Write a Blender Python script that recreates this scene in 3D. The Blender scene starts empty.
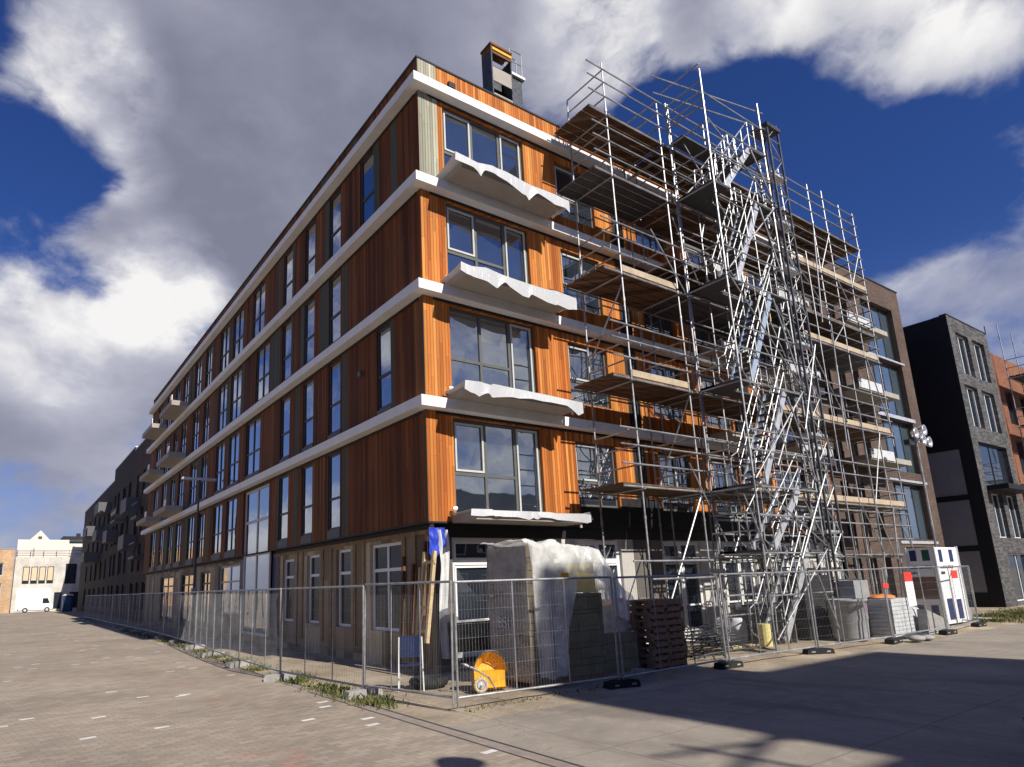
import bpy, math, random
from mathutils import Vector, Matrix, noise as mnoise
random.seed(7)
SC = bpy.context.scene
COL = SC.collection
R = math.radians
sin, cos, pi = math.sin, math.cos, math.pi

def lin(r, g, b):
    f = lambda c: (c/255/12.92) if c/255 <= .04045 else ((c/255+.055)/1.055)**2.4
    return (f(r), f(g), f(b), 1)

# ------------------------------------------------------------------ mesh builder
class MB:
    def __init__(s): s.v = []; s.f = []; s.m = []
    def add(s, vs, fs, m=0):
        b = len(s.v); s.v += [Vector(p) for p in vs]
        s.f += [tuple(b+i for i in f) for f in fs]; s.m += [m]*len(fs)
    def box(s, x0, x1, y0, y1, z0, z1, m=0):
        s.add([(x0,y0,z0),(x1,y0,z0),(x1,y1,z0),(x0,y1,z0),(x0,y0,z1),(x1,y0,z1),(x1,y1,z1),(x0,y1,z1)],
              [(0,3,2,1),(4,5,6,7),(0,1,5,4),(1,2,6,5),(2,3,7,6),(3,0,4,7)], m)
        return s
    def bar(s, p, q, w, h, up=(0,0,1), m=0):
        p, q = Vector(p), Vector(q); d = (q-p).normalized(); u = Vector(up)
        a = d.cross(u)
        if a.length < 1e-4: a = d.cross(Vector((1,0,0)))
        a.normalize(); c = a.cross(d).normalized()
        vs = []
        for e in (p, q):
            for i, j in ((-1,-1),(1,-1),(1,1),(-1,1)): vs.append(e + a*(i*w/2) + c*(j*h/2))
        s.add(vs, [(0,1,2,3),(7,6,5,4),(0,4,5,1),(1,5,6,2),(2,6,7,3),(3,7,4,0)], m); return s
    def tube(s, p, q, r, n=6, r2=None, m=0, caps=True):
        p, q = Vector(p), Vector(q); d = (q-p).normalized()
        a = d.cross(Vector((0,0,1)))
        if a.length < 1e-3: a = d.cross(Vector((1,0,0)))
        a.normalize(); c = a.cross(d); r2 = r if r2 is None else r2
        vs = [p + (a*cos(2*pi*i/n)+c*sin(2*pi*i/n))*r for i in range(n)] + [q + (a*cos(2*pi*i/n)+c*sin(2*pi*i/n))*r2 for i in range(n)]
        fs = [(i,(i+1)%n,n+(i+1)%n,n+i) for i in range(n)]
        if caps: fs += [tuple(range(n-1,-1,-1)), tuple(range(n,2*n))]
        s.add(vs, fs, m); return s
    def path(s, pts, r, n=6, m=0):
        for a, b in zip(pts[:-1], pts[1:]): s.tube(a, b, r, n, m=m)
        return s
    def grid(s, nu, nv, fn, m=0):
        vs = [fn(i/nu, j/nv) for j in range(nv+1) for i in range(nu+1)]
        w = nu+1
        s.add(vs, [(j*w+i, j*w+i+1, (j+1)*w+i+1, (j+1)*w+i) for j in range(nv) for i in range(nu)], m); return s
    def prism(s, poly, fn, d0, d1, m=0):
        n = len(poly)
        s.add([fn(p, d0) for p in poly]+[fn(p, d1) for p in poly],
              [tuple(range(n-1,-1,-1)), tuple(range(n,2*n))]+[(i,(i+1)%n,n+(i+1)%n,n+i) for i in range(n)], m); return s
    def lathe(s, prof, c, n=20, m=0):
        vs = [(c[0]+r*cos(2*pi*i/n), c[1]+r*sin(2*pi*i/n), c[2]+z) for r, z in prof for i in range(n)]
        s.add(vs, [(k*n+i, k*n+(i+1)%n, (k+1)*n+(i+1)%n, (k+1)*n+i) for k in range(len(prof)-1) for i in range(n)], m); return s
    def build(s, name, mat, parent=None, origin=None, smooth=False, local=False):
        o0 = Vector((0,0,0))
        if not local:
            if origin is not None: o0 = Vector(origin)
            elif parent is not None: o0 = Vector(parent.get('_o', (0,0,0))) if '_o' in parent else WORLD.get(parent.name, o0)
        me = bpy.data.meshes.new(name)
        me.from_pydata([tuple(p-o0) for p in s.v], [], s.f)
        for mm in (mat if isinstance(mat, (list, tuple)) else [mat]): me.materials.append(mm)
        if any(s.m): me.polygons.foreach_set('material_index', s.m)
        if smooth: me.polygons.foreach_set('use_smooth', [True]*len(me.polygons))
        me.update()
        o = bpy.data.objects.new(name, me); COL.objects.link(o)
        if parent is not None: o.parent = parent; WORLD[o.name] = o0
        elif not local: o.location = o0; WORLD[o.name] = o0
        return o
WORLD = {}

def tag(o, label=None, cat=None, group=None, kind=None):
    if label: o['label'] = label
    if cat: o['category'] = cat
    if group: o['group'] = group
    if kind: o['kind'] = kind
    return o
def thing(name, label, cat, loc=(0,0,0), rz=0, group=None):
    o = bpy.data.objects.new(name, None); COL.objects.link(o)
    o.empty_display_size = .2
    o.location = loc; o.rotation_euler = (0,0,rz); WORLD[o.name] = Vector(loc)
    return tag(o, label, cat, group)
def copy_tree(o, parent=None):
    c = o.copy(); COL.objects.link(c)
    if parent: c.parent = parent
    for ch in list(o.children): copy_tree(ch, c)
    return c

# ------------------------------------------------------------------ materials
class NT:
    def __init__(s, name, world=None):
        if world: s.t = world.node_tree
        else:
            s.mat = bpy.data.materials.new(name); s.mat.use_nodes = True; s.t = s.mat.node_tree
        s.t.nodes.clear()
    def n(s, typ, props=None, **ins):
        nd = s.t.nodes.new('ShaderNode'+typ)
        for k, v in (props or {}).items(): setattr(nd, k, v)
        for k, v in ins.items():
            key = int(k[1:]) if k[0] == '_' and k[1:].isdigit() else k.replace('__', ' ')
            s.set(nd.inputs[key], v)
        return nd
    def set(s, sock, v):
        if isinstance(v, bpy.types.NodeSocket): s.t.links.new(v, sock)
        elif isinstance(v, bpy.types.Node): s.t.links.new(v.outputs[0], sock)
        else: sock.default_value = v
    def math(s, op, a, b=None, c=None, clamp=False):
        nd = s.t.nodes.new('ShaderNodeMath'); nd.operation = op; nd.use_clamp = clamp
        s.set(nd.inputs[0], a)
        if b is not None: s.set(nd.inputs[1], b)
        if c is not None: s.set(nd.inputs[2], c)
        return nd.outputs[0]
    def mix(s, f, a, b, mode='MIX'):
        nd = s.t.nodes.new('ShaderNodeMix'); nd.data_type = 'RGBA'; nd.blend_type = mode
        s.set(nd.inputs[0], f); s.set(nd.inputs[6], a); s.set(nd.inputs[7], b)
        return nd.outputs[2]
    def maprange(s, v, a, b, c=0., d=1., smooth=False):
        nd = s.t.nodes.new('ShaderNodeMapRange'); nd.interpolation_type = 'SMOOTHSTEP' if smooth else 'LINEAR'
        s.set(nd.inputs[0], v)
        for i, x in enumerate((a,b,c,d)): s.set(nd.inputs[i+1], x)
        return nd.outputs[0]
    def ramp(s, f, stops, interp='LINEAR'):
        nd = s.t.nodes.new('ShaderNodeValToRGB'); cr = nd.color_ramp; cr.interpolation = interp
        while len(cr.elements) > 1: cr.elements.remove(cr.elements[-1])
        cr.elements[0].position, cr.elements[0].color = stops[0]
        for p, c in stops[1:]:
            e = cr.elements.new(p); e.color = c
        s.set(nd.inputs[0], f); return nd.outputs[0]
    def noise(s, vec, scale, detail=4, rough=.55, dist=0., typ=None):
        nd = s.t.nodes.new('ShaderNodeTexNoise'); s.set(nd.inputs['Vector'], vec)
        nd.inputs['Scale'].default_value = scale; nd.inputs['Detail'].default_value = detail
        nd.inputs['Roughness'].default_value = rough; nd.inputs['Distortion'].default_value = dist
        return nd.outputs[0]
    def white(s, vec, dim='3D'):
        nd = s.t.nodes.new('ShaderNodeTexWhiteNoise'); nd.noise_dimensions = dim
        s.set(nd.inputs['W' if dim == '1D' else 'Vector'], vec); return nd.outputs[0]
    def xyz(s, vec=None):
        if vec is None: vec = s.n('TexCoord').outputs['Object']
        nd = s.t.nodes.new('ShaderNodeSeparateXYZ'); s.set(nd.inputs[0], vec); return nd.outputs
    def comb(s, x=0., y=0., z=0.):
        nd = s.t.nodes.new('ShaderNodeCombineXYZ')
        for i, q in enumerate((x,y,z)): s.set(nd.inputs[i], q)
        return nd.outputs[0]
    def bump(s, h, strength=.3, dist=.01):
        nd = s.t.nodes.new('ShaderNodeBump'); nd.inputs['Strength'].default_value = strength
        nd.inputs['Distance'].default_value = dist; s.set(nd.inputs['Height'], h); return nd.outputs[0]
    def principled(s, color, rough=.7, metal=0., normal=None, spec=.3, alpha=None, trans=None):
        b = s.t.nodes.new('ShaderNodeBsdfPrincipled')
        s.set(b.inputs['Base Color'], color); s.set(b.inputs['Roughness'], rough); s.set(b.inputs['Metallic'], metal)
        b.inputs['Specular IOR Level'].default_value = spec
        if normal is not None: s.set(b.inputs['Normal'], normal)
        if alpha is not None: s.set(b.inputs['Alpha'], alpha)
        return b.outputs[0]
    def out(s, shader):
        o = s.t.nodes.new('ShaderNodeOutputMaterial'); s.t.links.new(shader, o.inputs[0]); return s.mat

def plain(name, c, rough=.7, metal=0., var=.15, scale=6., bump=.1, spec=.3):
    """a painted / cast surface with blotches, dirt and fine grain"""
    t = NT(name); v = t.n('TexCoord').outputs['Object']
    a = t.noise(v, scale, 5, .6); b = t.noise(v, scale*7, 3, .6)
    f = t.math('ADD', t.math('MULTIPLY', a, .65), t.math('MULTIPLY', b, .35))
    dk = tuple(x*(1-var*1.6) for x in c[:3])+(1,); lt = tuple(min(1, x*(1+var)) for x in c[:3])+(1,)
    col = t.ramp(f, [(.3, dk), (.7, lt)])
    rr = t.maprange(a, .3, .7, max(.05, rough-.1), min(1, rough+.1))
    return t.out(t.principled(col, rr, metal, t.bump(b, bump, .01), spec))

def boards(name, width, stops, grey=None, greyprob=.1, groupw=.42, rough=.75):
    t = NT(name); x, y, z = t.xyz()
    h = t.math('ADD', x, y); hb = t.math('MULTIPLY', h, 1/width)
    bid = t.math('FLOOR', hb); fr = t.math('FRACT', hb)
    lev = t.math('FLOOR', t.math('DIVIDE', t.math('SUBTRACT', z, 3.2), 3.))
    rnd = t.white(t.comb(bid, lev, 0.))
    col = t.ramp(rnd, stops)
    seg = t.math('FLOOR', t.math('DIVIDE', t.math('ADD', z, t.math('MULTIPLY', rnd, 2.1)), 2.1)); segf = t.math('FRACT', t.math('DIVIDE', t.math('ADD', z, t.math('MULTIPLY', rnd, 2.1)), 2.1))
    rs = t.white(t.comb(bid, seg, 9.)); col = t.mix(1., col, t.ramp(rs, [(0,(.72,.68,.64,1)),(.5,(1,1,1,1)),(1,(1.16,1.13,1.05,1))]), 'MULTIPLY')
    col = t.mix(t.maprange(segf, 0., .006, .7, 0.), col, (.02,.01,.006,1))
    wz = t.math('FRACT', t.math('DIVIDE', t.math('SUBTRACT', z, .1), 3.)); wn = t.noise(t.comb(t.math('MULTIPLY', h, 5.), lev, t.math('MULTIPLY', z, .25)), 1., 4, .6)
    col = t.mix(t.math('MULTIPLY', t.maprange(wn, .48, .7, 0., .5), t.maprange(wz, .0, .35, 1., 0.)), col, (.10,.06,.04,1))
    g = t.noise(t.comb(t.math('MULTIPLY', h, 45.), lev, t.math('MULTIPLY', z, 1.6)), 1., 5, .65)
    col = t.mix(t.maprange(g, .3, .75, .0, .55), col, t.mix(.5, col, (.02,.008,.003,1)))
    big = t.noise(t.comb(t.math('MULTIPLY', h, .8), 0., t.math('MULTIPLY', z, .35)), 1., 3)
    col = t.mix(1., col, t.ramp(big, [(.3,(.78,.78,.78,1)),(.7,(1.12,1.1,1.08,1))]), 'MULTIPLY')
    if grey:
        g2 = t.math('FLOOR', t.math('DIVIDE', t.math('ADD', h, .13), groupw*1.4)); col = t.mix(1., col, t.ramp(t.white(t.comb(g2, lev, 6.)), [(0,(.62,.62,.66,1)),(.45,(1,1,1,1)),(.8,(1.1,1.12,1.1,1)),(1,(1.25,1.5,1.6,1))]), 'MULTIPLY')
        gid = t.math('FLOOR', t.math('DIVIDE', h, groupw))
        gm = t.math('GREATER_THAN', t.white(t.comb(gid, lev, 3.)), 1-greyprob)
        col = t.mix(gm, col, t.mix(t.maprange(t.white(t.comb(bid,7.,lev)),0,1,0,.5), grey, tuple(q*1.7 for q in grey[:3])+(1,)))
    edge = t.math('MULTIPLY', t.math('MINIMUM', fr, t.math('SUBTRACT', 1., fr)), width/.012, clamp=True)
    col = t.mix(t.maprange(edge, 0., 1., .4, 1.), (.012,.006,.004,1), col)
    hh = t.math('ADD', edge, t.math('MULTIPLY', g, .15))
    return t.out(t.principled(col, rough, 0, t.bump(hh, .6, .012), .2))

def bricks(name, c1, c2, mortar, w=.22, h=.065, rough=.85):
    t = NT(name); x, y, z = t.xyz()
    v = t.comb(t.math('ADD', x, y), z, 0.)
    b = t.n('TexBrick', None, Vector=v, Scale=1., Color1=c1, Color2=c2, Mortar=mortar)
    b.inputs['Brick Width'].default_value = w; b.inputs['Row Height'].default_value = h
    b.inputs['Mortar Size'].default_value = .006; b.inputs['Bias'].default_value = -.1
    n = t.noise(t.n('TexCoord').outputs['Object'], .7, 5, .6)
    col = t.mix(1., b.outputs[0], t.ramp(n, [(.3,(.7,.7,.7,1)),(.7,(1.15,1.12,1.1,1))]), 'MULTIPLY')
    n2 = t.noise(t.n('TexCoord').outputs['Object'], 4., 4, .7)
    col = t.mix(t.maprange(n2,.5,.8,0.,.35), col, mortar)
    return t.out(t.principled(col, rough, 0, t.bump(b.outputs[1], .4, .01), .2))

M = {}
cedar = [(0,(.42,.112,.022,1)),(.35,(.54,.175,.038,1)),(.7,(.61,.225,.052,1)),(1,(.70,.31,.08,1))]
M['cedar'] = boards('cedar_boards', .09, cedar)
M['cedar_shaded'] = boards('cedar_boards_shaded', .11, [(0,(.12,.034,.010,1)),(.5,(.18,.056,.016,1)),(1,(.24,.085,.026,1))], (.07,.075,.055,1), .2, .36)  # cedar with the side facade's shade put into its colour, plus some grey boards
M['greyboards'] = boards('weathered_boards', .085, [(0,(.30,.31,.24,1)),(.5,(.42,.42,.33,1)),(1,(.55,.53,.42,1))])
M['gf_side'] = boards('timber_frame_panels', .58, [(0,(.20,.155,.10,1)),(.4,(.40,.34,.24,1)),(.7,(.52,.45,.33,1)),(1,(.30,.235,.155,1))])
M['gf_front'] = boards('fibre_panels', .8, [(0,(.09,.085,.08,1)),(.35,(.2,.19,.18,1)),(.45,(.6,.59,.56,1)),(1,(.68,.67,.64,1))])
M['band'] = plain('white_concrete', (.8,.79,.76,1), .75, var=.07, scale=2.5)
M['slab'] = plain('grey_beige_concrete', (.36,.33,.285,1), .85, var=.12, scale=2.)
M['black'] = plain('black_flashing', (.018,.018,.02,1), .6, var=.2)
M['frame_grey'] = plain('grey_window_paint', (.105,.107,.10,1), .45, var=.06)
M['frame_light'] = plain('pale_grey_window_paint', (.5,.51,.48,1), .45, var=.06)
M['frame_dark'] = plain('dark_grey_window_paint', (.045,.047,.05,1), .45, var=.08)
M['frame_white'] = plain('white_window_paint', (.78,.78,.76,1), .45, var=.05)
M['sill'] = plain('grey_spandrel', (.11,.11,.115,1), .6, var=.1)
M['roof'] = plain('roof_felt', (.05,.05,.05,1), .9, var=.2)
M['dark_core'] = plain('dark_interior', (.012,.012,.012,1), .9, var=.1)
M['steel'] = plain('galvanised_steel', (.36,.365,.375,1), .45, metal=.5, var=.35, scale=2.3)
M['steel_dark'] = plain('dark_painted_steel', (.075,.08,.09,1), .45, metal=.5, var=.25)
M['mast'] = plain('mast_steel', (.15,.155,.165,1), .45, metal=.5, var=.3)
M['alu'] = plain('aluminium', (.72,.73,.75,1), .38, metal=.6, var=.1)
M['alu_blue'] = plain('blue_grey_aluminium', (.42,.5,.6,1), .4, metal=.4, var=.1)
M['toe'] = plain('toe_board_timber', (.46,.37,.26,1), .8, var=.2, scale=3.)
M['deck'] = boards('deck_planks', .24, [(0,(.10,.062,.038,1)),(.5,(.17,.105,.065,1)),(1,(.24,.15,.095,1))])
M['deckdark'] = plain('steel_deck', (.10,.10,.105,1), .6, metal=.3, var=.3)
M['rubber'] = plain('black_rubber', (.022,.022,.023,1), .85, var=.3)
M['footgrey'] = plain('concrete_block', (.34,.33,.31,1), .9, var=.2)
M['pallet'] = plain('pallet_timber', (.30,.175,.09,1), .85, var=.35, scale=9.)
M['blue'] = plain('blue_tarpaulin', (.03,.06,.5,1), .5, var=.2, scale=5.)
M['blue_dark'] = plain('navy_plastic', (.012,.025,.10,1), .45, var=.2)
M['yellow'] = plain('yellow_plastic', (.78,.40,.02,1), .5, var=.18, scale=8.)
M['timber'] = plain('pale_timber', (.55,.42,.24,1), .8, var=.2)
M['brown_wood'] = plain('brown_timber', (.16,.08,.045,1), .85, var=.3)
M['membrane'] = plain('white_membrane', (.62,.62,.61,1), .6, var=.12, scale=4.)
M['bag'] = plain('white_bag_fabric', (.55,.57,.58,1), .8, var=.15, scale=6.)
M['orange'] = plain('orange_cloth', (.75,.25,.06,1), .7, var=.2)
M['red'] = plain('red_print', (.7,.05,.035,1), .5, var=.06)
M['white'] = plain('white_print', (.8,.8,.8,1), .5, var=.04)
M['navy'] = plain('navy_print', (.02,.035,.12,1), .5, var=.08)
M['green'] = plain('green_print', (.015,.09,.06,1), .5, var=.08)
M['grey_text'] = plain('grey_print', (.06,.06,.07,1), .6, var=.1)
M['pink'] = plain('pink_print', (.65,.22,.45,1), .6, var=.1)
M['tub'] = plain('grey_tub', (.30,.31,.32,1), .55, var=.15, scale=3.)
M['lamp_glass'] = plain('lamp_reflector', (.85,.86,.88,1), .15, metal=.7, var=.05)
M['black_panel'] = plain('black_sheet_cladding', (.012,.013,.016,1), .55, var=.12, scale=1.2)
M['grey_panel'] = plain('grey_fibre_cladding', (.24,.24,.25,1), .8, var=.1, scale=1.2)
M['white_wall'] = plain('white_render', (.68,.64,.56,1), .9, var=.05, scale=.8)
M['blind'] = plain('beige_blind', (.66,.50,.34,1), .85, var=.08)
M['tan_brick'] = bricks('tan_brick', (.55,.36,.20,1), (.42,.26,.14,1), (.5,.42,.32,1), .3, .1)
M['brown_brick'] = bricks('brown_brick', (.085,.055,.042,1), (.135,.09,.068,1), (.12,.105,.095,1))
M['dark_brick'] = bricks('dark_grey_brick', (.055,.056,.06,1), (.15,.145,.145,1), (.10,.098,.095,1), .3, .09)
M['orange_brick'] = bricks('orange_brick', (.22,.075,.035,1), (.29,.115,.055,1), (.2,.15,.12,1))
M['row_brick'] = bricks('dark_brown_brick', (.05,.035,.03,1), (.085,.06,.05,1), (.07,.06,.055,1))
M['row_brick_b'] = bricks('charcoal_brick', (.035,.033,.035,1), (.06,.055,.055,1), (.055,.05,.05,1))
M['white_brick'] = bricks('white_painted_brick', (.58,.555,.5,1), (.68,.655,.6,1), (.5,.475,.42,1))
M['light_brick'] = bricks('sand_brick', (.52,.37,.22,1), (.62,.45,.28,1), (.52,.45,.35,1))

def glass(name, tint=(.012,.016,.022,1), base=.12, ior=1.6, wav=.02):
    t = NT(name); v = t.n('TexCoord').outputs['Object']
    bw = t.bump(t.noise(v, .9, 2, .5), wav*6, .05)
    fr = t.n('Fresnel', None, IOR=ior); t.set(fr.inputs['Normal'], bw)
    f = t.math('ADD', fr.outputs[0], base, clamp=True)
    d = t.principled(t.mix(t.noise(v, .8, 4), tint, tuple(q*3 for q in tint[:3])+(1,)), .5, spec=0.)
    g = t.n('BsdfGlossy', None, Color=(.93,.96,1,1), Roughness=.015); t.set(g.inputs['Normal'], bw)
    mx = t.n('MixShader', None, _0=f); t.set(mx.inputs[1], d); t.set(mx.inputs[2], g.outputs[0])
    return t.out(mx.outputs[0])
M['glass'] = glass('window_glass', base=.24)
M['glass_side'] = glass('window_glass_side', base=.36)
M['glass_teal'] = glass('tinted_window_glass', (.035,.05,.062,1), .22)
M['glass_dull'] = glass('dusty_window_glass', (.018,.018,.017,1), .015, 1.22)
M['glass_row'] = glass('dark_window_glass', base=.05)

def sheet_mat(name, c, tr, rough=.35):
    t = NT(name); v = t.n('TexCoord').outputs['Object']
    n = t.noise(v, 3., 4, .6, .6)
    mp = t.n('Mapping', None, Vector=v, Scale=(5.,5.,1.1)).outputs[0]
    fold = t.math('ABSOLUTE', t.math('SUBTRACT', t.noise(mp, 1.3, 4, .55, .8), .5)); cr = t.math('ABSOLUTE', t.math('SUBTRACT', t.noise(v, 4.5, 3, .5, 1.5), .5))
    bmp = t.bump(t.math('ADD', fold, t.math('MULTIPLY', cr, .6)), .55, .05)
    p = t.principled(c, rough, 0, bmp, .5)
    tl = t.n('BsdfTranslucent', None, Color=c); t.set(tl.inputs['Normal'], bmp)
    m1 = t.n('MixShader', None, _0=.08 if not tr else .25); t.set(m1.inputs[1], p); t.set(m1.inputs[2], tl.outputs[0])
    if not tr: return t.out(m1.outputs[0])
    tp = t.n('BsdfTransparent', None, Color=(.97,.97,.97,1))
    m2 = t.n('MixShader', None, _0=t.maprange(n, .35, .65, tr[0], tr[1])); t.set(m2.inputs[1], m1.outputs[0]); t.set(m2.inputs[2], tp.outputs[0])
    return t.out(m2.outputs[0])
M['plastic'] = sheet_mat('white_plastic_sheet', (.54,.54,.545,1), None)
M['film_thin'] = sheet_mat('thin_wrap_film', (.8,.8,.78,1), (.55,.8), .3)
M['film'] = sheet_mat('clear_wrap_film', (.85,.85,.83,1), (.14,.5), .22)

def block_mat(name, c, course, bw):
    t = NT(name); x, y, z = t.xyz()
    b = t.n('TexBrick', None, Vector=t.comb(t.math('ADD', x, y), z, 0.), Scale=1., Color1=c, Color2=tuple(q*.78 for q in c[:3])+(1,), Mortar=tuple(q*.35 for q in c[:3])+(1,))
    b.inputs['Brick Width'].default_value = bw; b.inputs['Row Height'].default_value = course; b.inputs['Mortar Size'].default_value = .008
    v = t.n('TexCoord').outputs['Object']; n = t.noise(v, 3., 6, .7)
    col = t.mix(t.maprange(n, .4, .75, 0., .5), b.outputs[0], (.36,.32,.25,1))
    return t.out(t.principled(col, .8, 0, t.bump(t.math('ADD', b.outputs[1], n), .4, .01), .25))
M['blocks'] = block_mat('lime_blocks', (.27,.225,.155,1), .245, .5)
M['blocks_b'] = block_mat('olive_wrapped_blocks', (.20,.18,.09,1), .33, .62)

# ------------------------------------------------------------------ ground
def paver_mat():
    t = NT('street_pavers'); x, y, z = t.xyz()
    ca, sa = cos(R(8)), sin(R(8))
    u = t.math('ADD', t.math('MULTIPLY', x, ca), t.math('MULTIPLY', y, sa)); v = t.math('SUBTRACT', t.math('MULTIPLY', y, ca), t.math('MULTIPLY', x, sa))
    bw, bh = .22, .11
    row = t.math('FLOOR', t.math('DIVIDE', v, bh))
    uu = t.math('ADD', t.math('DIVIDE', u, bw), t.math('MULTIPLY', row, .5))
    bid = t.math('FLOOR', uu); fu = t.math('FRACT', uu); fv = t.math('FRACT', t.math('DIVIDE', v, bh))
    rnd = t.white(t.comb(bid, row, 0.)); rnd2 = t.white(t.comb(bid, row, 5.))
    col = t.ramp(rnd, [(0,(.295,.25,.198,1)),(.5,(.345,.293,.233,1)),(1,(.395,.338,.272,1))])
    vec = t.n('TexCoord').outputs['Object']
    n = t.noise(vec, .35, 6, .6); n2 = t.noise(vec, 2.1, 5, .65)
    col = t.mix(1., col, t.ramp(n, [(.3,(.72,.69,.67,1)),(.7,(1.16,1.13,1.1,1))]), 'MULTIPLY')
    col = t.mix(t.maprange(n2, .48, .75, 0., .55), col, (.36,.31,.26,1))
    st = t.noise(t.comb(t.math('MULTIPLY', x, .16), t.math('MULTIPLY', y, 1.1), 0.), 1., 5, .6)
    col = t.mix(t.maprange(st, .5, .72, 0., .35), col, (.20,.165,.14,1))
    # red brick patches
    pr = t.noise(vec, .5, 3, .5, .4)
    col = t.mix(t.maprange(pr, .64, .70, 0., .5), col, (.34,.19,.14,1))
    e = t.math('MULTIPLY', t.math('MINIMUM', t.math('MINIMUM', fu, t.math('SUBTRACT', 1., fu)), t.math('MINIMUM', fv, t.math('SUBTRACT', 1., fv))), 14., clamp=True)
    col = t.mix(t.maprange(e, 0., 1., .5, 0.), col, (.18,.15,.12,1))
    # the odd white paver laid in clusters as markings
    cl = t.noise(t.comb(t.math('MULTIPLY', x, .22), t.math('MULTIPLY', y, .16), 4.), 1., 2, .5)
    wm = t.math('MULTIPLY', t.math('GREATER_THAN', rnd2, .990), t.math('GREATER_THAN', cl, .45))
    col = t.mix(t.math('MULTIPLY', wm, t.maprange(n2, .35, .6, .55, 1.)), col, (.72,.70,.66,1))
    return t.out(t.principled(col, .85, 0, t.bump(t.math('ADD', e, t.math('MULTIPLY', n2, .6)), .35, .008), .25))
def road_mat():
    t = NT('worn_concrete_road'); vec = t.n('TexCoord').outputs['Object']; x, y, z = t.xyz(vec)
    n = t.noise(vec, .5, 7, .62, .3); n2 = t.noise(vec, 3., 6, .7); n3 = t.noise(vec, 60., 3, .6)
    col = t.ramp(n, [(.28,(.215,.185,.15,1)),(.5,(.30,.262,.212,1)),(.72,(.37,.325,.265,1))])
    col = t.mix(t.maprange(n2, .5, .72, 0., .75), col, (.42,.36,.285,1))
    st = t.noise(t.comb(t.math('MULTIPLY', x, 1.), t.math('MULTIPLY', y, .22), 2.), 1., 5, .6, .5)
    col = t.mix(t.maprange(st, .52, .68, 0., .6), col, (.15,.125,.105,1))
    # slab joints every 2.4 m and rambling cracks
    j = t.math('ABSOLUTE', t.math('SUBTRACT', t.math('FRACT', t.math('DIVIDE', t.math('ADD', x, .5), 2.9)), .5))
    j2 = t.math('ABSOLUTE', t.math('SUBTRACT', t.math('FRACT', t.math('DIVIDE', t.math('ADD', t.math('ADD', y, .2), t.math('MULTIPLY', n2, .06)), 1.9)), .5))
    jm = t.math('MAXIMUM', t.maprange(j, .0, .006, 1., 0.), t.maprange(j2, 0., .010, .9, 0.))
    k = t.math('ABSOLUTE', t.math('SUBTRACT', t.noise(vec, .45, 5, .6), .5)); km = t.math('MULTIPLY', t.maprange(k, 0., .004, 1., 0.), t.maprange(n, .45, .6, 0., 1.))
    col = t.mix(t.math('MULTIPLY', t.math('MAXIMUM', jm, km), .6), col, (.07,.06,.05,1))
    col = t.mix(t.maprange(n3, .3, .7, 0., .3), col, (.17,.15,.13,1))
    return t.out(t.principled(col, .85, 0, t.bump(t.math('ADD', n2, t.math('MULTIPLY', n3, .5)), .4, .01), .3))
def sand_mat():
    t = NT('site_sand'); vec = t.n('TexCoord').outputs['Object']
    n = t.noise(vec, .6, 7, .65); n2 = t.noise(vec, 9., 6, .7)
    col = t.ramp(n, [(.3,(.23,.185,.135,1)),(.55,(.40,.33,.24,1)),(.75,(.52,.45,.34,1))])
    col = t.mix(t.maprange(n2, .5, .8, 0., .6), col, (.16,.13,.10,1))
    return t.out(t.principled(col, .95, 0, t.bump(n2, .8, .04), .1))
def gutter_mat(): return plain('gutter_stone', (.14,.12,.105,1), .9, var=.3, scale=5.)

def sheet(name, x0, x1, y0, y1, z, mat):
    b = MB(); b.add([(x0,y0,z),(x1,y0,z),(x1,y1,z),(x0,y1,z)], [(0,1,2,3)])
    return tag(b.build(name, mat), kind='structure')
sheet('ground', -500, 500, -500, 500, 0, sand_mat())
sheet('paved_street', -60, -3.02, -60, 160, .006, paver_mat())
sheet('road', -2.78, 90, -60, -4.55, .006, road_mat())
b = MB(); b.add([(-3.02,-60,.004),(-2.78,-60,.004),(-2.78,60,.004),(-3.02,60,.004)], [(0,1,2,3)])
for xx in (-3.035,-2.795):
    b.add([(xx,-60,.010),(xx+.03,-60,.010),(xx+.03,0,.010),(xx,0,.010)], [(0,1,2,3)],1)
tag(b.build('gutter', [plain('gutter_stone', (.30,.25,.215,1), .9, var=.2, scale=5.),plain('gutter_joint', (.09,.075,.065,1), .9, var=.3, scale=5.)]), kind='structure')
# uneven sand inside the site fence
def sandz(x, y): return .03 + .05*mnoise.noise((x*.8, y*.8, 3.1)) + .03*mnoise.noise((x*2.6, y*2.6, 1.))
b = MB(); b.grid(90, 24, lambda u, v: (-2.0+u*27, -4.5+v*4.6, max(.003, sandz(-2+u*27, -4.5+v*4.6)*min(1, v*5)*min(1,(1-u)*12, u*14))))
tag(b.build('site_ground', sand_mat(), smooth=True), kind='structure')

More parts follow.
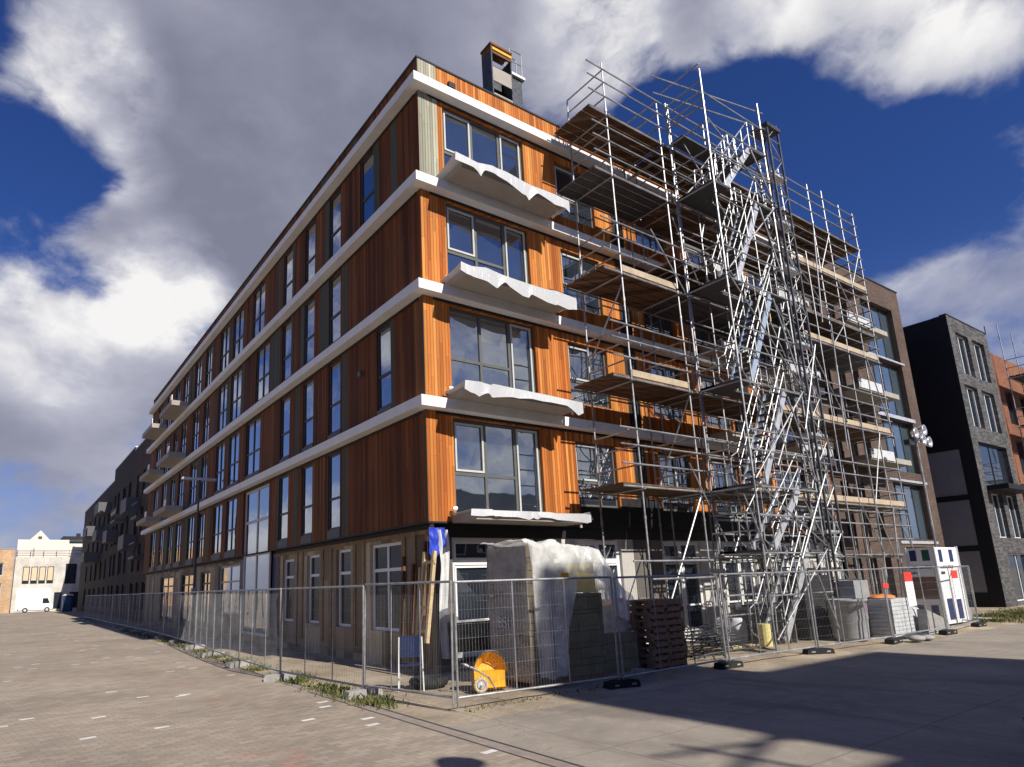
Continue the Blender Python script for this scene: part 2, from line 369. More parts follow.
# ------------------------------------------------------------------ facade helpers
def PT(pl, a, d, z, o=(0,0)):
    """facade point: a along, d inward"""
    if pl == 'R': return (o[0]+a, o[1]+d, z)
    if pl == 'L': return (o[0]+d, o[1]+a, z)
def fbox(b, pl, a0, a1, d0, d1, z0, z1, o=(0,0), m=0):
    p, q = PT(pl,a0,d0,z0,o), PT(pl,a1,d1,z1,o)
    b.box(min(p[0],q[0]),max(p[0],q[0]),min(p[1],q[1]),max(p[1],q[1]),z0,z1,m)
def facade(b, pl, a0, a1, z0, z1, holes, depth=.16, o=(0,0), m=0):
    hs = [h for h in holes if h[0] < a1-.01 and h[1] > a0+.01 and h[2] < z1-.01 and h[3] > z0+.01]
    A = sorted({a0,a1}|{max(a0,h[0]) for h in hs}|{min(a1,h[1]) for h in hs}); Z = sorted({z0,z1}|{max(z0,h[2]) for h in hs}|{min(z1,h[3]) for h in hs})
    for i in range(len(A)-1):
        run = None
        for j in range(len(Z)-1):
            ca, cz = (A[i]+A[i+1])/2, (Z[j]+Z[j+1])/2
            if any(h[0]<ca<h[1] and h[2]<cz<h[3] for h in hs):
                if run is not None: b.add([PT(pl,A[i],0,run,o),PT(pl,A[i+1],0,run,o),PT(pl,A[i+1],0,Z[j],o),PT(pl,A[i],0,Z[j],o)],[(0,1,2,3)],m); run=None
            elif run is None: run = Z[j]
        if run is not None: b.add([PT(pl,A[i],0,run,o),PT(pl,A[i+1],0,run,o),PT(pl,A[i+1],0,z1,o),PT(pl,A[i],0,z1,o)],[(0,1,2,3)],m)
    for h in hs:
        x0,x1,y0,y1 = h[:4]
        for (p,q) in (((x0,y0),(x1,y0)),((x1,y0),(x1,y1)),((x1,y1),(x0,y1)),((x0,y1),(x0,y0))):
            b.add([PT(pl,p[0],0,p[1],o),PT(pl,q[0],0,q[1],o),PT(pl,q[0],depth,q[1],o),PT(pl,p[0],depth,p[1],o)],[(0,1,2,3)],m)
def window(root, pl, a0, a1, z0, z1, mull=(), trans=(), mat='frame_dark', gl='glass', fw=.055, d=.09, o=(0,0), sub=None, name='window'):
    """frame mesh with a pane child; sub = list of opening lights (a0,a1,z0,z1) with a lighter inner frame"""
    f = MB(); t = .06
    fbox(f,pl,a0+.004,a1-.004,d,d+t,z0+.004,z0+fw,o); fbox(f,pl,a0+.004,a1-.004,d,d+t,z1-fw,z1-.004,o)
    fbox(f,pl,a0+.004,a0+fw,d+.001,d+t-.001,z0+fw,z1-fw,o); fbox(f,pl,a1-fw,a1-.004,d+.001,d+t-.001,z0+fw,z1-fw,o)
    for mm in mull: fbox(f,pl,mm-fw*.5,mm+fw*.5,d+.003,d+t-.003,z0+fw,z1-fw,o)
    for (p,q,z) in trans: fbox(f,pl,p+fw*.5,q-fw*.5,d+.005,d+t-.005,z-fw*.5,z+fw*.5,o)
    for (p,q,r,s_) in (sub or []):
        w = .05
        fbox(f,pl,p,q,d-.02,d+.02,r,r+w,o,1); fbox(f,pl,p,q,d-.02,d+.02,s_-w,s_,o,1)
        fbox(f,pl,p,p+w,d-.019,d+.019,r+w,s_-w,o,1); fbox(f,pl,q-w,q,d-.019,d+.019,r+w,s_-w,o,1)
    fr = f.build(name, [M[mat], M['frame_light'] if mat != 'frame_white' else M['frame_white']], root)
    g = MB()
    # each light tilted by a hair so reflections break from pane to pane
    A = [a0+.02]+sorted(mull)+[a1-.02]
    for p, q in zip(A[:-1], A[1:]):
        e = [random.uniform(-.004,.004) for _ in range(4)]
        g.add([PT(pl,p,d+.035+e[0],z0+.02,o),PT(pl,q,d+.035+e[1],z0+.02,o),PT(pl,q,d+.035+e[2],z1-.02,o),PT(pl,p,d+.035+e[3],z1-.02,o)],[(0,1,2,3) if pl == 'R' else (3,2,1,0)])
    g.build('pane', M[gl], fr)
    return fr

# ------------------------------------------------------------------ 1 timber clad apartment building
XE, YE, TOP = 19.3, 38.4, 16.2
apt = thing('apartment_building', 'corner apartment building with orange timber cladding and white concrete bands, under construction', 'building')
LV = [0,1,2,3]
Rh = []; Lh = []
RW = []   # (a0,a1,level,kind)
for k in LV:
    z0 = 3.62+3*k
    Rh.append((.69,3.6,z0,6.06+3*k)); RW.append(('A',.69,3.6,k))
    zb = 3.66+3*k if k == 0 else 4.0+3*k
    for nm, a0, a1 in (('B',4.88,6.54),('C',8.5,10.12),('D',11.3,12.85),('E',15.2,17.4)):
        zz = (4.0 if nm in 'BCD' else 3.62)+3*k
        Rh.append((a0,a1,zz,5.86+3*k)); RW.append((nm,a0,a1,k))
single = [(4.94,5.84),(7.1,8.03),(9.33,10.3)]
pairs = [(15.65,17.3),(18.0,19.55),(21.25,22.5),(23.5,24.95),(26.6,28.05),(29.0,30.3),(31.6,33.0),(34.4,35.95)]
LW = []
for k in LV:
    for a in single: LW.append((a[0],a[1],k,0))
    if k == 1: LW.append((1.7,2.5,k,0))
    if k == 3: LW.append((2.6,3.5,k,0))
    if k == 1: LW.append((12.7,14.6,k,1))
    if k == 2: LW.append((11.8,13.5,k,1))
    if k == 3: LW.append((12.6,14.25,k,1))
    for a in pairs: LW.append((a[0],a[1],k,1))
for a0,a1,k,dbl in LW: Lh.append((a0,a1,3.72+3*k,6.07+3*k))
big = (11.4,14.66,.3,6.07)
w = MB(); facade(w,'R',-.1,XE,3.45,TOP,Rh,.14); w.build('cladding', M['cedar'], apt)
w = MB(); facade(w,'L',.0,YE,3.45,TOP,Lh+[(11.4,14.66,3.4,6.07)],.14,o=(-.1,0)); w.build('cladding', M['cedar_shaded'], apt)
w = MB()
for (x0,x1,z0,z1) in ((-.096,.5,12.46,15.2),(-.096,.5,15.48,16.19)): w.box(x0,x1,-.012,.0,z0,z1)
w.build('cladding_panel', M['greyboards'], apt)
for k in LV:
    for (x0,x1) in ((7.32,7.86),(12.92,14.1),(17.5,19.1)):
        w = MB(); w.box(x0,x1,-.006,.0,3.462+3*k,6.08+3*k); w.build('dark_panel', M['black'], apt)  # thin black panels over the boards between the windows
w = MB(); w.box(4.9,12.88,-.009,.0,3.463,3.985); w.box(6.6,8.46,-.011,.0,3.99,4.3); w.build('dark_panel', M['black'], apt)  # black strips laid over the lowest boards
# ground floor
gR = [(.62,3.3,.3,3.1),(4.79,6.55,.3,3.08),(8.42,10.3,.3,3.08),(11.5,13.3,.3,3.08),(14.6,16.4,.3,3.08)]
gL = [(1.69,3.43,.85,3.12),(4.66,5.66,.87,3.12),(6.97,7.99,.9,3.08),(9.2,10.3,.9,3.05),(15.6,19.0,1.0,3.15),(20.5,22.5,.3,3.0),(24,27,.3,3.0),(29,33,.3,3.0)]
w = MB(); facade(w,'R',.12,XE,0,3.1,gR,.14,o=(0,.12)); w.build('ground_floor_wall', M['gf_front'], apt)
w = MB(); facade(w,'L',.12,YE,0,3.41,gL+[(11.4,14.66,.3,3.5)],.14,o=(.12,0)); w.build('ground_floor_wall', M['gf_side'], apt)
w = MB(); w.box(.3,XE,.1,.2,3.1,3.446); w.box(-.115,XE,-.03,.119,3.41,3.452); w.box(-.112,.119,.12,YE,3.412,3.45)
w.box(.119,.2,.3,YE,3.3,3.411); w.build('flashing', M['black'], apt)
# solid behind the panes
w = MB(); w.box(.42,XE-.02,.42,YE-.05,0.,TOP-.35); w.build('inner_core', M['dark_core'], apt)
w = MB(); w.box(.02,XE,.02,YE,TOP-.35,TOP-.3); w.box(-.14,XE,-.03,.25,TOP,TOP+.05); w.box(-.14,.25,.25,YE,TOP,TOP+.05)
w.box(XE-.01,XE,.3,YE,0,TOP-.36); w.box(.3,XE-.02,YE-.02,YE,0,TOP-.36); w.build('roof', M['roof'], apt)
for k in range(4):
    z0, z1 = 6.17+3*k, 6.43+3*k
    w = MB()
    poly = [(-.4,-.3),(XE,-.3),(XE,.0),(-.1,.0),(-.1,YE),(-.4,YE)]
    w.prism(poly, lambda p, d: (p[0],p[1],d), z0, z1)
    w.build('concrete_band', M['band'], apt)
    w = MB(); w.box(.2,XE,-.02,.0,z0-.07,z0-.002); w.box(-.12,-.1,.2,YE,z0-.07,z0-.002); w.build('drip_strip', M['black'], apt)
# windows, street front
for nm,a0,a1,k in RW:
    zt = (6.06 if nm == 'A' else 5.86)+3*k; zb = (3.62 if nm in 'AE' else 4.0)+3*k
    if nm == 'A':
        window(apt,'R',a0,a1,zb,zt,(1.73,2.72),[(a0,1.73,4.66+3*k),(1.73,2.72,4.66+3*k)],'frame_grey','glass',.08,
               sub=[(2.78,3.52,zb+.05,zt-.06)]+([(a0+.09,1.67,4.72+3*k,zt-.1)] if k != 1 else []))
    else:
        mid = (a0+a1)/2+.15
        window(apt,'R',a0,a1,zb,zt,(mid,),[(a0,mid,4.7+3*k)] if nm != 'E' else (),'frame_grey','glass',.07, sub=[(a0+.08,mid-.05,(4.75+3*k) if nm!='E' else zb+.1,zt-.09)])
    if nm in 'BCD':
        pass
for a0,a1,k,dbl in LW:
    z0, z1 = 3.72+3*k, 6.07+3*k
    wf = window(apt,'L',a0,a1,z0,z1,((a0+a1)/2,) if dbl else (),[(a0,a1,z0+.95)] if not dbl else [(a0,(a0+a1)/2,z0+.95),((a0+a1)/2,a1,z0+.95)],'frame_dark','glass_side',.07,.035,o=(-.1,0))
    s_ = MB(); s_.box(-.112,-.1,a0,a1,3.46+3*k,3.715+3*k); s_.build('spandrel', M['sill'], wf)
window(apt,'L',*big,((big[0]+big[1])/2,),[(11.4,13.03,3.4),(13.03,14.66,3.4),(11.4,13.03,4.75),(13.03,14.66,4.75)],'frame_light','glass_side',.1,o=(-.1,0))
for i,h in enumerate(gR):
    a0,a1,z0,z1 = h; mid = (a0+a1)/2 if i else 1.86
    mu = (mid,) if i else (1.86,2.2)
    fr = window(apt,'R',a0,a1,z0,z1,mu,[(a0,mid,2.5),(mid,a1,2.5)],'frame_white','glass',.12,o=(0,.12),
           sub=[(a0+.1,mid-.06,1.1,2.42),(a0+.1,mid-.06,2.56,z1-.1)] + ([(mid+.06,a1-.1,1.1,2.42)] if i else []))
    if i in (0,2,3):
        d_ = MB(); fbox(d_,'R',a0+.1,mid-.05,.19,.22,.42,1.06,(0,.12)); d_.build('door_panel', M['black' if i==0 else 'frame_dark'], fr)
for i,h in enumerate(gL):
    a0,a1,z0,z1 = h
    wide = a1-a0 > 1.5
    mid = (a0+a1)/2
    window(apt,'L',a0,a1,z0,z1,(mid,) if wide else (),[(a0,mid,2.42),(mid,a1,2.42)] if wide else [(a0,a1,2.42)],'frame_white' if i<4 else 'frame_light' if i==4 else 'frame_dark','glass_dull' if i<4 else 'glass_side',.085,o=(.12,0))
# studs and lintels on the unfinished side wall
b = MB()
for a in (.35,.95,1.45,3.7,4.3,5.95,6.6,8.3,8.8,10.6):
    b.box(.085,.119,a,a+random.choice((.07,.1,.14)),random.choice((.1,.4)),3.28)
b.box(.095,.118,.5,11.2,3.2,3.298)
b.build('wall_studs', plain('stud_timber', (.30,.19,.085,1), .85, var=.35), apt)
# dark blue recess beside the tall window
for (p,q) in ((14.75,15.5),(10.75,11.3)):
    b = MB(); b.box(.10,.118,p,q,.2,3.27); b.build('entrance_panel', M['blue_dark'], apt)
# balcony slabs, street front
for k in range(4):
    b = MB(); b.box(.55,4.12,-1.0,-.302 if k else .0,3.42+3*k+(.012 if k else 0),3.6+3*k); 
    if k: b.box(.55,4.12,-.302,.0,3.432+3*k,3.6+3*k)
    sl = b.build('balcony_slab', M['slab'], apt)
    c = MB(); c.tube((.52,-.12,3.75+3*k),(.62,-.14,3.76+3*k),.05,8); c.tube((3.95,-.9,3.30+3*k),(3.95,-.9,3.42+3*k),.035,8); c.build('drain_pipe', M['alu'], sl)
for k in (1,2,3):
    b = MB(); b.box(10.9,13.3,-1.0,-.302,3.432+3*k,3.6+3*k); b.build('balcony_slab', M['slab'], apt)
    b = MB(); b.box(15.0,17.6,-1.0,-.302,3.432+3*k,3.6+3*k); b.build('balcony_slab', M['slab'], apt)
# balconies far along the side street
for k in (1,2,3):
    for a0 in (25.0,31.0):
        b = MB(); b.box(-1.3,-.402,a0,a0+3.6,3.44+3*k,3.72+3*k)
        bl = b.build('balcony_slab', M['slab'], apt)
        c = MB(); c.box(-1.29,-1.25,a0+.1,a0+.6,3.722+3*k,4.05+3*k); c.build('balustrade_panel', M['frame_white'], bl)
# small fixings
b = MB(); b.box(.9,1.12,-.09,.0,15.7,15.86); b.build('vent_hood', M['black'], apt)
b = MB(); b.box(-.2,-.1,3.35,3.55,8.0,8.12); b.build('vent_hood', M['frame_grey'], apt)
for a in (4.7, 4.86):
    b = MB(); b.box(a,a+.06,-.06,-.002,15.2,15.9) if False else b.tube((a,-.34,15.3),(a,-.34,15.62),.012,6); b.build('anchor_bolt', M['steel'], apt)

# ------------------------------------------------------------------ plastic sheets on the balconies
def balcony_sheet(x0, x1, ztop, seed, amp, out, label, droop=.2):
    rng = random.Random(seed)
    ph = [rng.uniform(0,6) for _ in range(8)]
    yf = -1.0-out
    knots = [(0,.55)]+sorted((rng.uniform(.06,.95), rng.uniform(0,1)) for _ in range(6))+[(1,.1)]
    def lin_(u, kn):
        for (a,c),(e,f) in zip(kn[:-1],kn[1:]):
            if a <= u <= e: return c+(f-c)*(u-a)/max(1e-6,e-a)
        return kn[-1][1]
    kh = [(0,.3)]+sorted((rng.uniform(.04,.97), rng.uniform(0,1)) for _ in range(11))+[(1,.6)]
    def fn(u, v):
        x = x0+(x1-x0)*u
        l_ = .75*amp*lin_(u,knots)*(1-.4*u)
        if v < .5:
            q = v/.5
            y = -.05+(yf+.05)*q
            z = ztop+.02+l_*q**2.5+.03*abs(mnoise.noise((x*2.3+y,y*2,seed)))*(1-q**3)
        else:
            q = (v-.5)/.5
            y = yf-.015*q+.10*q*(lin_(u,kh)-.5)
            z = ztop+.02+l_-(droop+amp*1.5*lin_(u,kh)**1.5)*q
        if u < .05: x -= .1*v
        return (x+.01*mnoise.noise((y*3,z*3,seed)), y, z)
    b = MB(); b.grid(64, 10, fn)
    b.grid(4, 4, lambda u, v: (x1+.0+.1*u+.02*sin(7*v), yf+.02+.8*v, ztop+.1-.2*u*(1-.4*v)-.05*v+.02*sin(9*v)))
    o = b.build('plastic_sheet', M['plastic'], origin=(x0,-.5,ztop), smooth=False)
    tag(o, label, 'plastic sheet', 'white plastic sheets laid over the unfinished balconies')
balcony_sheet(.45,4.2,3.6,11,.06,.03,'flat white plastic sheet on the lowest balcony by the corner',.14)
balcony_sheet(.4,4.2,6.6,12,.13,.06,'crumpled white plastic sheet on the second balcony up at the corner')
balcony_sheet(.4,4.25,9.6,13,.2,.08,'large billowing white plastic sheet on the third balcony up at the corner')
balcony_sheet(.35,4.25,12.6,14,.26,.1,'torn sagging white plastic sheet on the topmost corner balcony')
balcony_sheet(11.0,13.2,12.6,15,.2,.05,'white plastic sheet on the high balcony behind the stair tower')
balcony_sheet(11.0,13.2,9.6,16,.3,.1,'curved white plastic sheet on the middle balcony behind the stair tower')
balcony_sheet(15.1,17.5,12.6,17,.25,.05,'white plastic sheet on the high balcony right of the hoist mast')
balcony_sheet(15.1,17.5,9.6,18,.22,.05,'white plastic sheet on the middle balcony right of the hoist mast')
balcony_sheet(15.1,17.5,6.6,19,.2,.05,'white plastic sheet on the low balcony right of the hoist mast')

# ------------------------------------------------------------------ 2 brown brick block next door
BX0, BX1 = XE+.01, 29.4
br = thing('brick_apartment_building', 'brown brick block with a tall teal glazed bay behind the main scaffold', 'building', (BX0,0,0))
holes = []
for k in range(5):
    zt = [2.9,5.9,9.0,12.0,15.0][k]; zb = [.3,3.3,6.45,9.25,12.15][k]
    if k: holes.append((24.9,28.35,zb,zt))
    else: holes.append((24.9,28.35,.3,2.95))
    for a in (20.0,21.35,22.7): holes.append((a,a+.72,zb if k else .3,zt-.25))
w = MB(); facade(w,'R',BX0,BX1,0,16.2,holes,.3); w.add([(BX1,0,0),(BX1,9,0),(BX1,9,16.2),(BX1,0,16.2)],[(0,1,2,3)])
w.box(BX0,BX1,.02,9,15.9,15.95)
w.build('brick_wall', M['brown_brick'], br)
w = MB(); w.box(BX0,BX1+.03,-.04,.3,16.2,16.26); w.box(BX1-.25,BX1+.03,.3,9,16.2,16.26); w.build('coping', M['frame_dark'], br)
w = MB(); w.box(BX0,BX1-.05,.7,9,0,15.8); w.build('inner_core', M['dark_core'], br)
for h in holes:
    wide = h[1]-h[0] > 2
    window(br,'R',*h,[25.75,26.6,27.5] if wide else (),(),'frame_dark','glass_teal' if wide else 'glass_row',.07,.24)
for k in range(1,5):
    b = MB(); b.box(24.6,28.6,-.05,-.002,[0,3.1,5.96,9.03,12.03][k],[0,3.22,6.06,9.2,12.12][k]); b.build('window_ledge', M['alu'], br)
for k in (1,2,3):
    b = MB(); b.box(20.5,24.3,-1.1,-.01,3.4+3*k,3.62+3*k); bs = b.build('balcony_slab', M['slab'], br)
    c = MB(); c.box(20.5,22.6,-1.14,-1.102,3.45+3*k,3.85+3*k); c.build('balustrade_panel', M['bag'], bs)

# ------------------------------------------------------------------ 3 dark house to the right
dk = thing('dark_brick_house', 'narrow dark brick house with a black side wall over grey panels', 'building', (32.5,-1,0))
DX, DY, DZ = 32.5, -1.0, 15.3
holes = [(33.35,35.1,12.15,14.5),(35.7,37.5,12.15,14.5),(33.1,34.9,9.2,11.5),(35.5,37.4,9.2,11.5),(33.3,37.5,6.1,8.4),(33.6,35.2,3.4,5.7),(35.8,37.4,3.4,5.7),(34.2,37.6,.2,2.6)]
w = MB(); facade(w,'R',DX,38.3,0,DZ,holes,.25,o=(0,DY)); w.build('brick_wall', M['dark_brick'], dk)
for i,h in enumerate(holes):
    window(dk,'R',*h,((h[0]+h[1])/2,),(),'frame_white' if i not in (4,) else 'frame_dark','glass' if i<4 else 'glass_row',.06,.18,o=(0,DY))
w = MB(); w.box(DX,DX+.02,DY+.6,DY+10,8.2,DZ); w.box(DX-.02,DX-.001,DY+.003,DY+.62,0,DZ+.01); 
for z in (8.15,5.5,2.9): w.box(DX-.03,DX-.002,DY+.62,DY+10,z-.14,z+.14)
w.box(DX-.04,DX-.003,DY+.62,DY+10,0,.7)
w.build('black_cladding', M['black_panel'], dk)
w = MB(); w.box(DX,DX+.015,DY+.62,DY+10,.0,8.2); w.build('panel_cladding', M['grey_panel'], dk)
w = MB(); w.box(DX+.05,38.28,DY+.45,DY+10,0,DZ-.1); w.build('inner_core', M['dark_core'], dk)
w = MB(); w.box(DX-.03,38.35,DY-.03,DY+.3,DZ+.011,DZ+.06); w.box(38.2,38.24,DY-.05,DY-.01,DZ+.06,DZ+.5); w.build('coping', M['frame_dark'], dk)
b = MB(); b.box(33.2,37.5,DY-.9,DY-.002,5.8,6.05); b.build('balcony_slab', M['black_panel'], dk)

# ------------------------------------------------------------------ 4 orange house under scaffold, far right
og = thing('orange_brick_house', 'orange brick house wrapped in scaffolding at the far right edge', 'building', (40.2,0,0))
holes = [(41+2.6*i,42.4+2.6*i,1+3.1*k,3.1+3.1*k) for i in range(5) for k in range(4)]
w = MB(); facade(w,'R',39.6,56,0,14.6,holes,.2,o=(0,-.6)); w.box(39.6,56,-.35,9,14.3,14.4); w.add([(39.6,-.6,0),(39.6,9,0),(39.6,9,14.6),(39.6,-.6,14.6)],[(0,1,2,3)])
w.build('brick_wall', M['orange_brick'], og)
for h in holes: window(og,'R',*h,(),(),'frame_dark','glass_row',.07,.14,o=(0,-.6))
w = MB(); w.box(39.7,55.9,-.2,9,0,14.2); w.build('inner_core', M['dark_core'], og)

# ------------------------------------------------------------------ scaffolding
RT = .026
def scaffold(name, label, xs, yo, yi, decks, top, loc, deckx=None, braces=(), toes=(), inner_top=None, railsides=(), nrail=(.5,1.0), noplank=()):
    t = thing(name, label, 'scaffold', loc)
    for x in xs:
        for y, tp in ((yo, top), (yi, inner_top or top)):
            b = MB(); b.tube((x,y,.06),(x,y,tp+random.uniform(-.2,.25)),RT,6); b.box(x-.075,x+.075,y-.075,y+.075,.045,.062)
            z = 1.5
            while z < tp: b.tube((x,y,z-.05),(x,y,z+.05),.038,6); z += 2.0
            b.build('standard', M['steel'], t)
    d0, d1 = deckx or (xs[0],xs[-1])
    for i,z in enumerate(decks):
        bare = z in noplank
        b = MB(); n = max(1,round(abs(yi-yo)/.3)); wd = (yi-yo)/n
        x = d0
        while x < d1-.05:
            x2 = min(d1, x+2.45)
            for j in range(n):
                dz = random.uniform(-.006,.006)
                b.box(x+.01,x2-.01,yo+.02+j*wd,yo+j*wd+wd-.012,z-.05+dz,z+dz)
            x = x2
        if not bare: b.build('deck', M['deck'] if i % 5 != 3 else M['deckdark'], t)
        for y in (yo,yi):
            b = MB(); b.tube((d0,y,z-.09),(d1,y,z-.09),RT,6); b.build('ledger', M['steel'], t)
        for x in xs:
            b = MB(); b.tube((x,yo-.1,z-.14),(x,yi+.1,z-.14),RT,6); b.build('transom', M['steel'], t)
        for r_ in nrail:
            b = MB(); b.tube((d0,yo-.03,z+r_),(d1,yo-.03,z+r_),RT*.92,6); b.build('guard_rail', M['steel'], t)
        for xe in railsides:
            for r_ in nrail:
                b = MB(); b.tube((xe,yo,z+r_),(xe,yi,z+r_),RT*.92,6); b.build('guard_rail', M['steel'], t)
    for z,x0,x1 in toes:
        b = MB(); b.box(x0,x1,yo-.0,yo+.03,z+.005,z+.19)
        b.build('toe_board', M['toe'], t)
    for p,q in braces:
        b = MB(); b.tube(p,q,RT*.9,6); b.build('brace', M['steel'], t)
    return t
DK = [4.38,7.3,10.38,13.45,15.45]
YO, YI = -1.9, -.42
s1 = scaffold('scaffold', 'left scaffold bay of steel tubes with brown plank decks beside the corner windows', [5.25,7.72], YO, YI, DK, 17.0, (5.25,-1.2,0), (4.55,7.95),
    braces=[((5.25,YO,.3),(7.72,YO,4.2)),((5.25,YI,8.),(5.25,YO,10.)),((7.72,YI,4.5),(7.72,YO,7.1))], toes=[(7.3,5.3,7.7),(10.38,5.3,7.7)], railsides=(5.25,7.72), nrail=(.5,1.0,1.45))
b = MB(); b.tube((4.6,YO-.05,2.4),(8.6,YO-.05,2.4),RT,6); b.build('ledger', M['steel'], s1)
b = MB(); b.tube((5.25,YO-.05,1.95),(12.,YO-.05,1.95),RT,6); b.build('ledger', M['steel'], s1)
xs3 = [8.3,10.2,11.35,13.6,14.9,17.0,18.15,19.5,20.7]
D3 = [2.62,4.38,7.3,10.38,11.55,13.45,15.45]
br3 = []
for i,(x0,x1) in enumerate(zip(xs3[:-1], xs3[1:])):
    for k in range(len(D3)-1):
        if (i*3+k*2) % 5 < 2: br3.append(((x0,YO-.05,D3[k]+.05),(x1,YO-.05,D3[k+1]-.1)) if k%2 else ((x1,YO-.05,D3[k]+.05),(x0,YO-.05,D3[k+1]-.1)))
br3 += [((16.2,YO-.25,6.2),(17.0,YO-.05,11.2)),((16.0,YO-.2,11.0),(16.9,YO-.05,15.4)),((17.6,YO-.25,3.),(18.1,YO-.05,8.)),((13.6,YO-.3,.1),(14.9,YO-.05,4.3)),((18.15,YO-.3,.1),(19.5,YO-.05,4.3)),((19.5,YO-.3,.1),(18.15,YO-.05,4.2)),((17.,YO-.3,.1),(18.1,YO-.05,2.6))]
s3 = scaffold('scaffold', 'long main scaffold of many steel poles spanning the timber and brown brick facades', xs3, YO, YI, D3, 17.1, (14.5,-1.2,0), (8.0,20.85),
    braces=br3, toes=[(13.45,14.9,20.7),(10.38,15.,20.7),(7.3,11.,20.8),(4.38,9.5,20.8)], railsides=(20.7,), nrail=(.5,1.0,1.45), noplank=(2.62,))
# stair tower
TX0, TX1, TY0, TY1 = 8.05, 11.2, -3.3, -2.0
s2 = thing('stair_tower', 'steel scaffold stair tower with white zigzag flights standing in front of the facade', 'stair tower', (9.6,-2.65,0))
for x in (TX0,TX1):
    for y,tp in ((TY0,17.2 if x==TX0 else 17.35),(TY1,16.9)):
        b = MB(); b.tube((x,y,.06),(x,y,tp),.03,6); b.box(x-.08,x+.08,y-.08,y+.08,.045,.062)
        z = 1.
        while z < tp: b.tube((x,y,z-.05),(x,y,z+.05),.042,6); z += 1.5
        b.build('standard', M['steel'], s2)
FL = [(.25,2.62),(2.62,4.38),(4.38,7.3),(7.3,10.38),(10.38,13.45),(13.45,15.45)]
for i,(za,zb) in enumerate(FL):
    for zz in ((za+zb)/2, zb-.1, zb+.9):
        for y in (TY0,TY1):
            b = MB(); b.tube((TX0,y-.03,zz),(TX1,y-.03,zz),.024,6); b.build('ledger', M['steel'], s2)
    for x in (TX0,TX1):
        for zz in (zb-.1, zb+.5, zb+1.0):
            b = MB(); b.tube((x,TY0,zz),(x,TY1,zz),.024,6); b.build('transom', M['steel'], s2)
    b = MB(); b.tube((TX0,TY0-.06,zb),(TX1,TY0-.06,za+.1),.022,6) if i%2 else b.tube((TX0,TY0-.06,za+.1),(TX1,TY0-.06,zb),.022,6); b.build('brace', M['steel'], s2)
    b = MB(); b.tube((TX1,TY0-.06,za+.2),(TX1-1.0,TY0-.1,zb-.3),.022,6); b.build('brace', M['steel'], s2)
    fl = MB(); sm = 'alu_blue' if i == 3 else 'alu'
    x0, x1 = TX0+.75, TX1-.65
    for y in (TY0+.15, TY1-.55): fl.bar((x0,y,za+.02),(x1,y,zb),.05,.2)
    st = fl.build('stair_flight', M[sm], s2)
    n = int((zb-za)/.22); tr = MB()
    for j in range(1,n):
        q = j/n; tr.box(x0+(x1-x0)*q-.1,x0+(x1-x0)*q+.12,TY0+.17,TY1-.57,za+(zb-za)*q-.02,za+(zb-za)*q+.015)
    tr.build('treads', M['deckdark'], st)
    hr = MB()
    for y in (TY0+.1, TY1-.5):
        for h_ in (.55,1.0): hr.path([(x0-.05,y,za+h_+.02),(x1,y,zb+h_),(x1+.35,y,zb+h_),(x1+.35,y,zb+.05)],.02,6)
        for q in (.0,.25,.5,.75,1.): hr.tube((x0+(x1-x0)*q,y,za+(zb-za)*q),(x0+(x1-x0)*q,y,za+(zb-za)*q+1.),.018,6)
        hr.path([(x0-.05,y,za+1.02),(x0-.4,y,za+.85),(x0-.45,y,za+.25),(x0-.2,y,za+.1)],.02,6)
    hr.build('handrail', M['steel'], st)
    p = MB(); p.box(x1-.02,TX1+.02,TY0+.05,TY1-.05,zb-.06,zb-.005); p.box(TX0,TX0+.8,TY0+.05,TY1-.05,zb-.06,zb-.005) if i<5 else None
    p.box(TX0,TX1,TY1-.5,TY1-.03,zb-.062,zb-.007)
    p.build('landing', M['deckdark'], s2)
rr = random.Random(21)
for i in range(26):
    x = rr.uniform(7.9,15.5); z = rr.uniform(.3,13.5); y = rr.choice((TY1-.02,YO-.08,TY0-.07,-2.6))
    if y < -2.2 and x > 11: y = YO-.08
    k = rr.choice((-1,1))
    b = MB(); b.tube((x,y,z),(x+k*rr.uniform(.5,1.9),y+rr.uniform(-.1,.1),z+rr.uniform(1.6,3.0)),.022,6); b.build('brace', M['steel'], s2 if x < 11.3 else s3)
for i in range(10):
    z = .9+i*1.42; b = MB(); b.tube((rr.uniform(7.6,8.3),YO-.06,z),(rr.uniform(12.,16.5),YO-.06,z+rr.uniform(-.03,.03)),.022,6); b.build('ledger', M['steel'], s3)
for x in (9.2,12.4,15.9):
    b = MB(); b.tube((x,YO-.06,.06),(x,YO-.06,rr.uniform(9,15.8)),.024,6); b.box(x-.07,x+.07,YO-.13,YO+.01,.045,.062); b.build('standard', M['steel'], s3)
# cross tubes on the top left of tower, rails back to the bay
for z in (16.2,16.8,17.4):
    b = MB(); b.tube((TX0,TY0,z),(TX0,YO,z-.05),.024,6); b.build('guard_rail', M['steel'], s2)
for z in (16.5,17.1):
    b = MB(); b.tube((6.9,YO-.5,z),(TX1+.3,TY0,z),.024,6); b.build('guard_rail', M['steel'], s2)
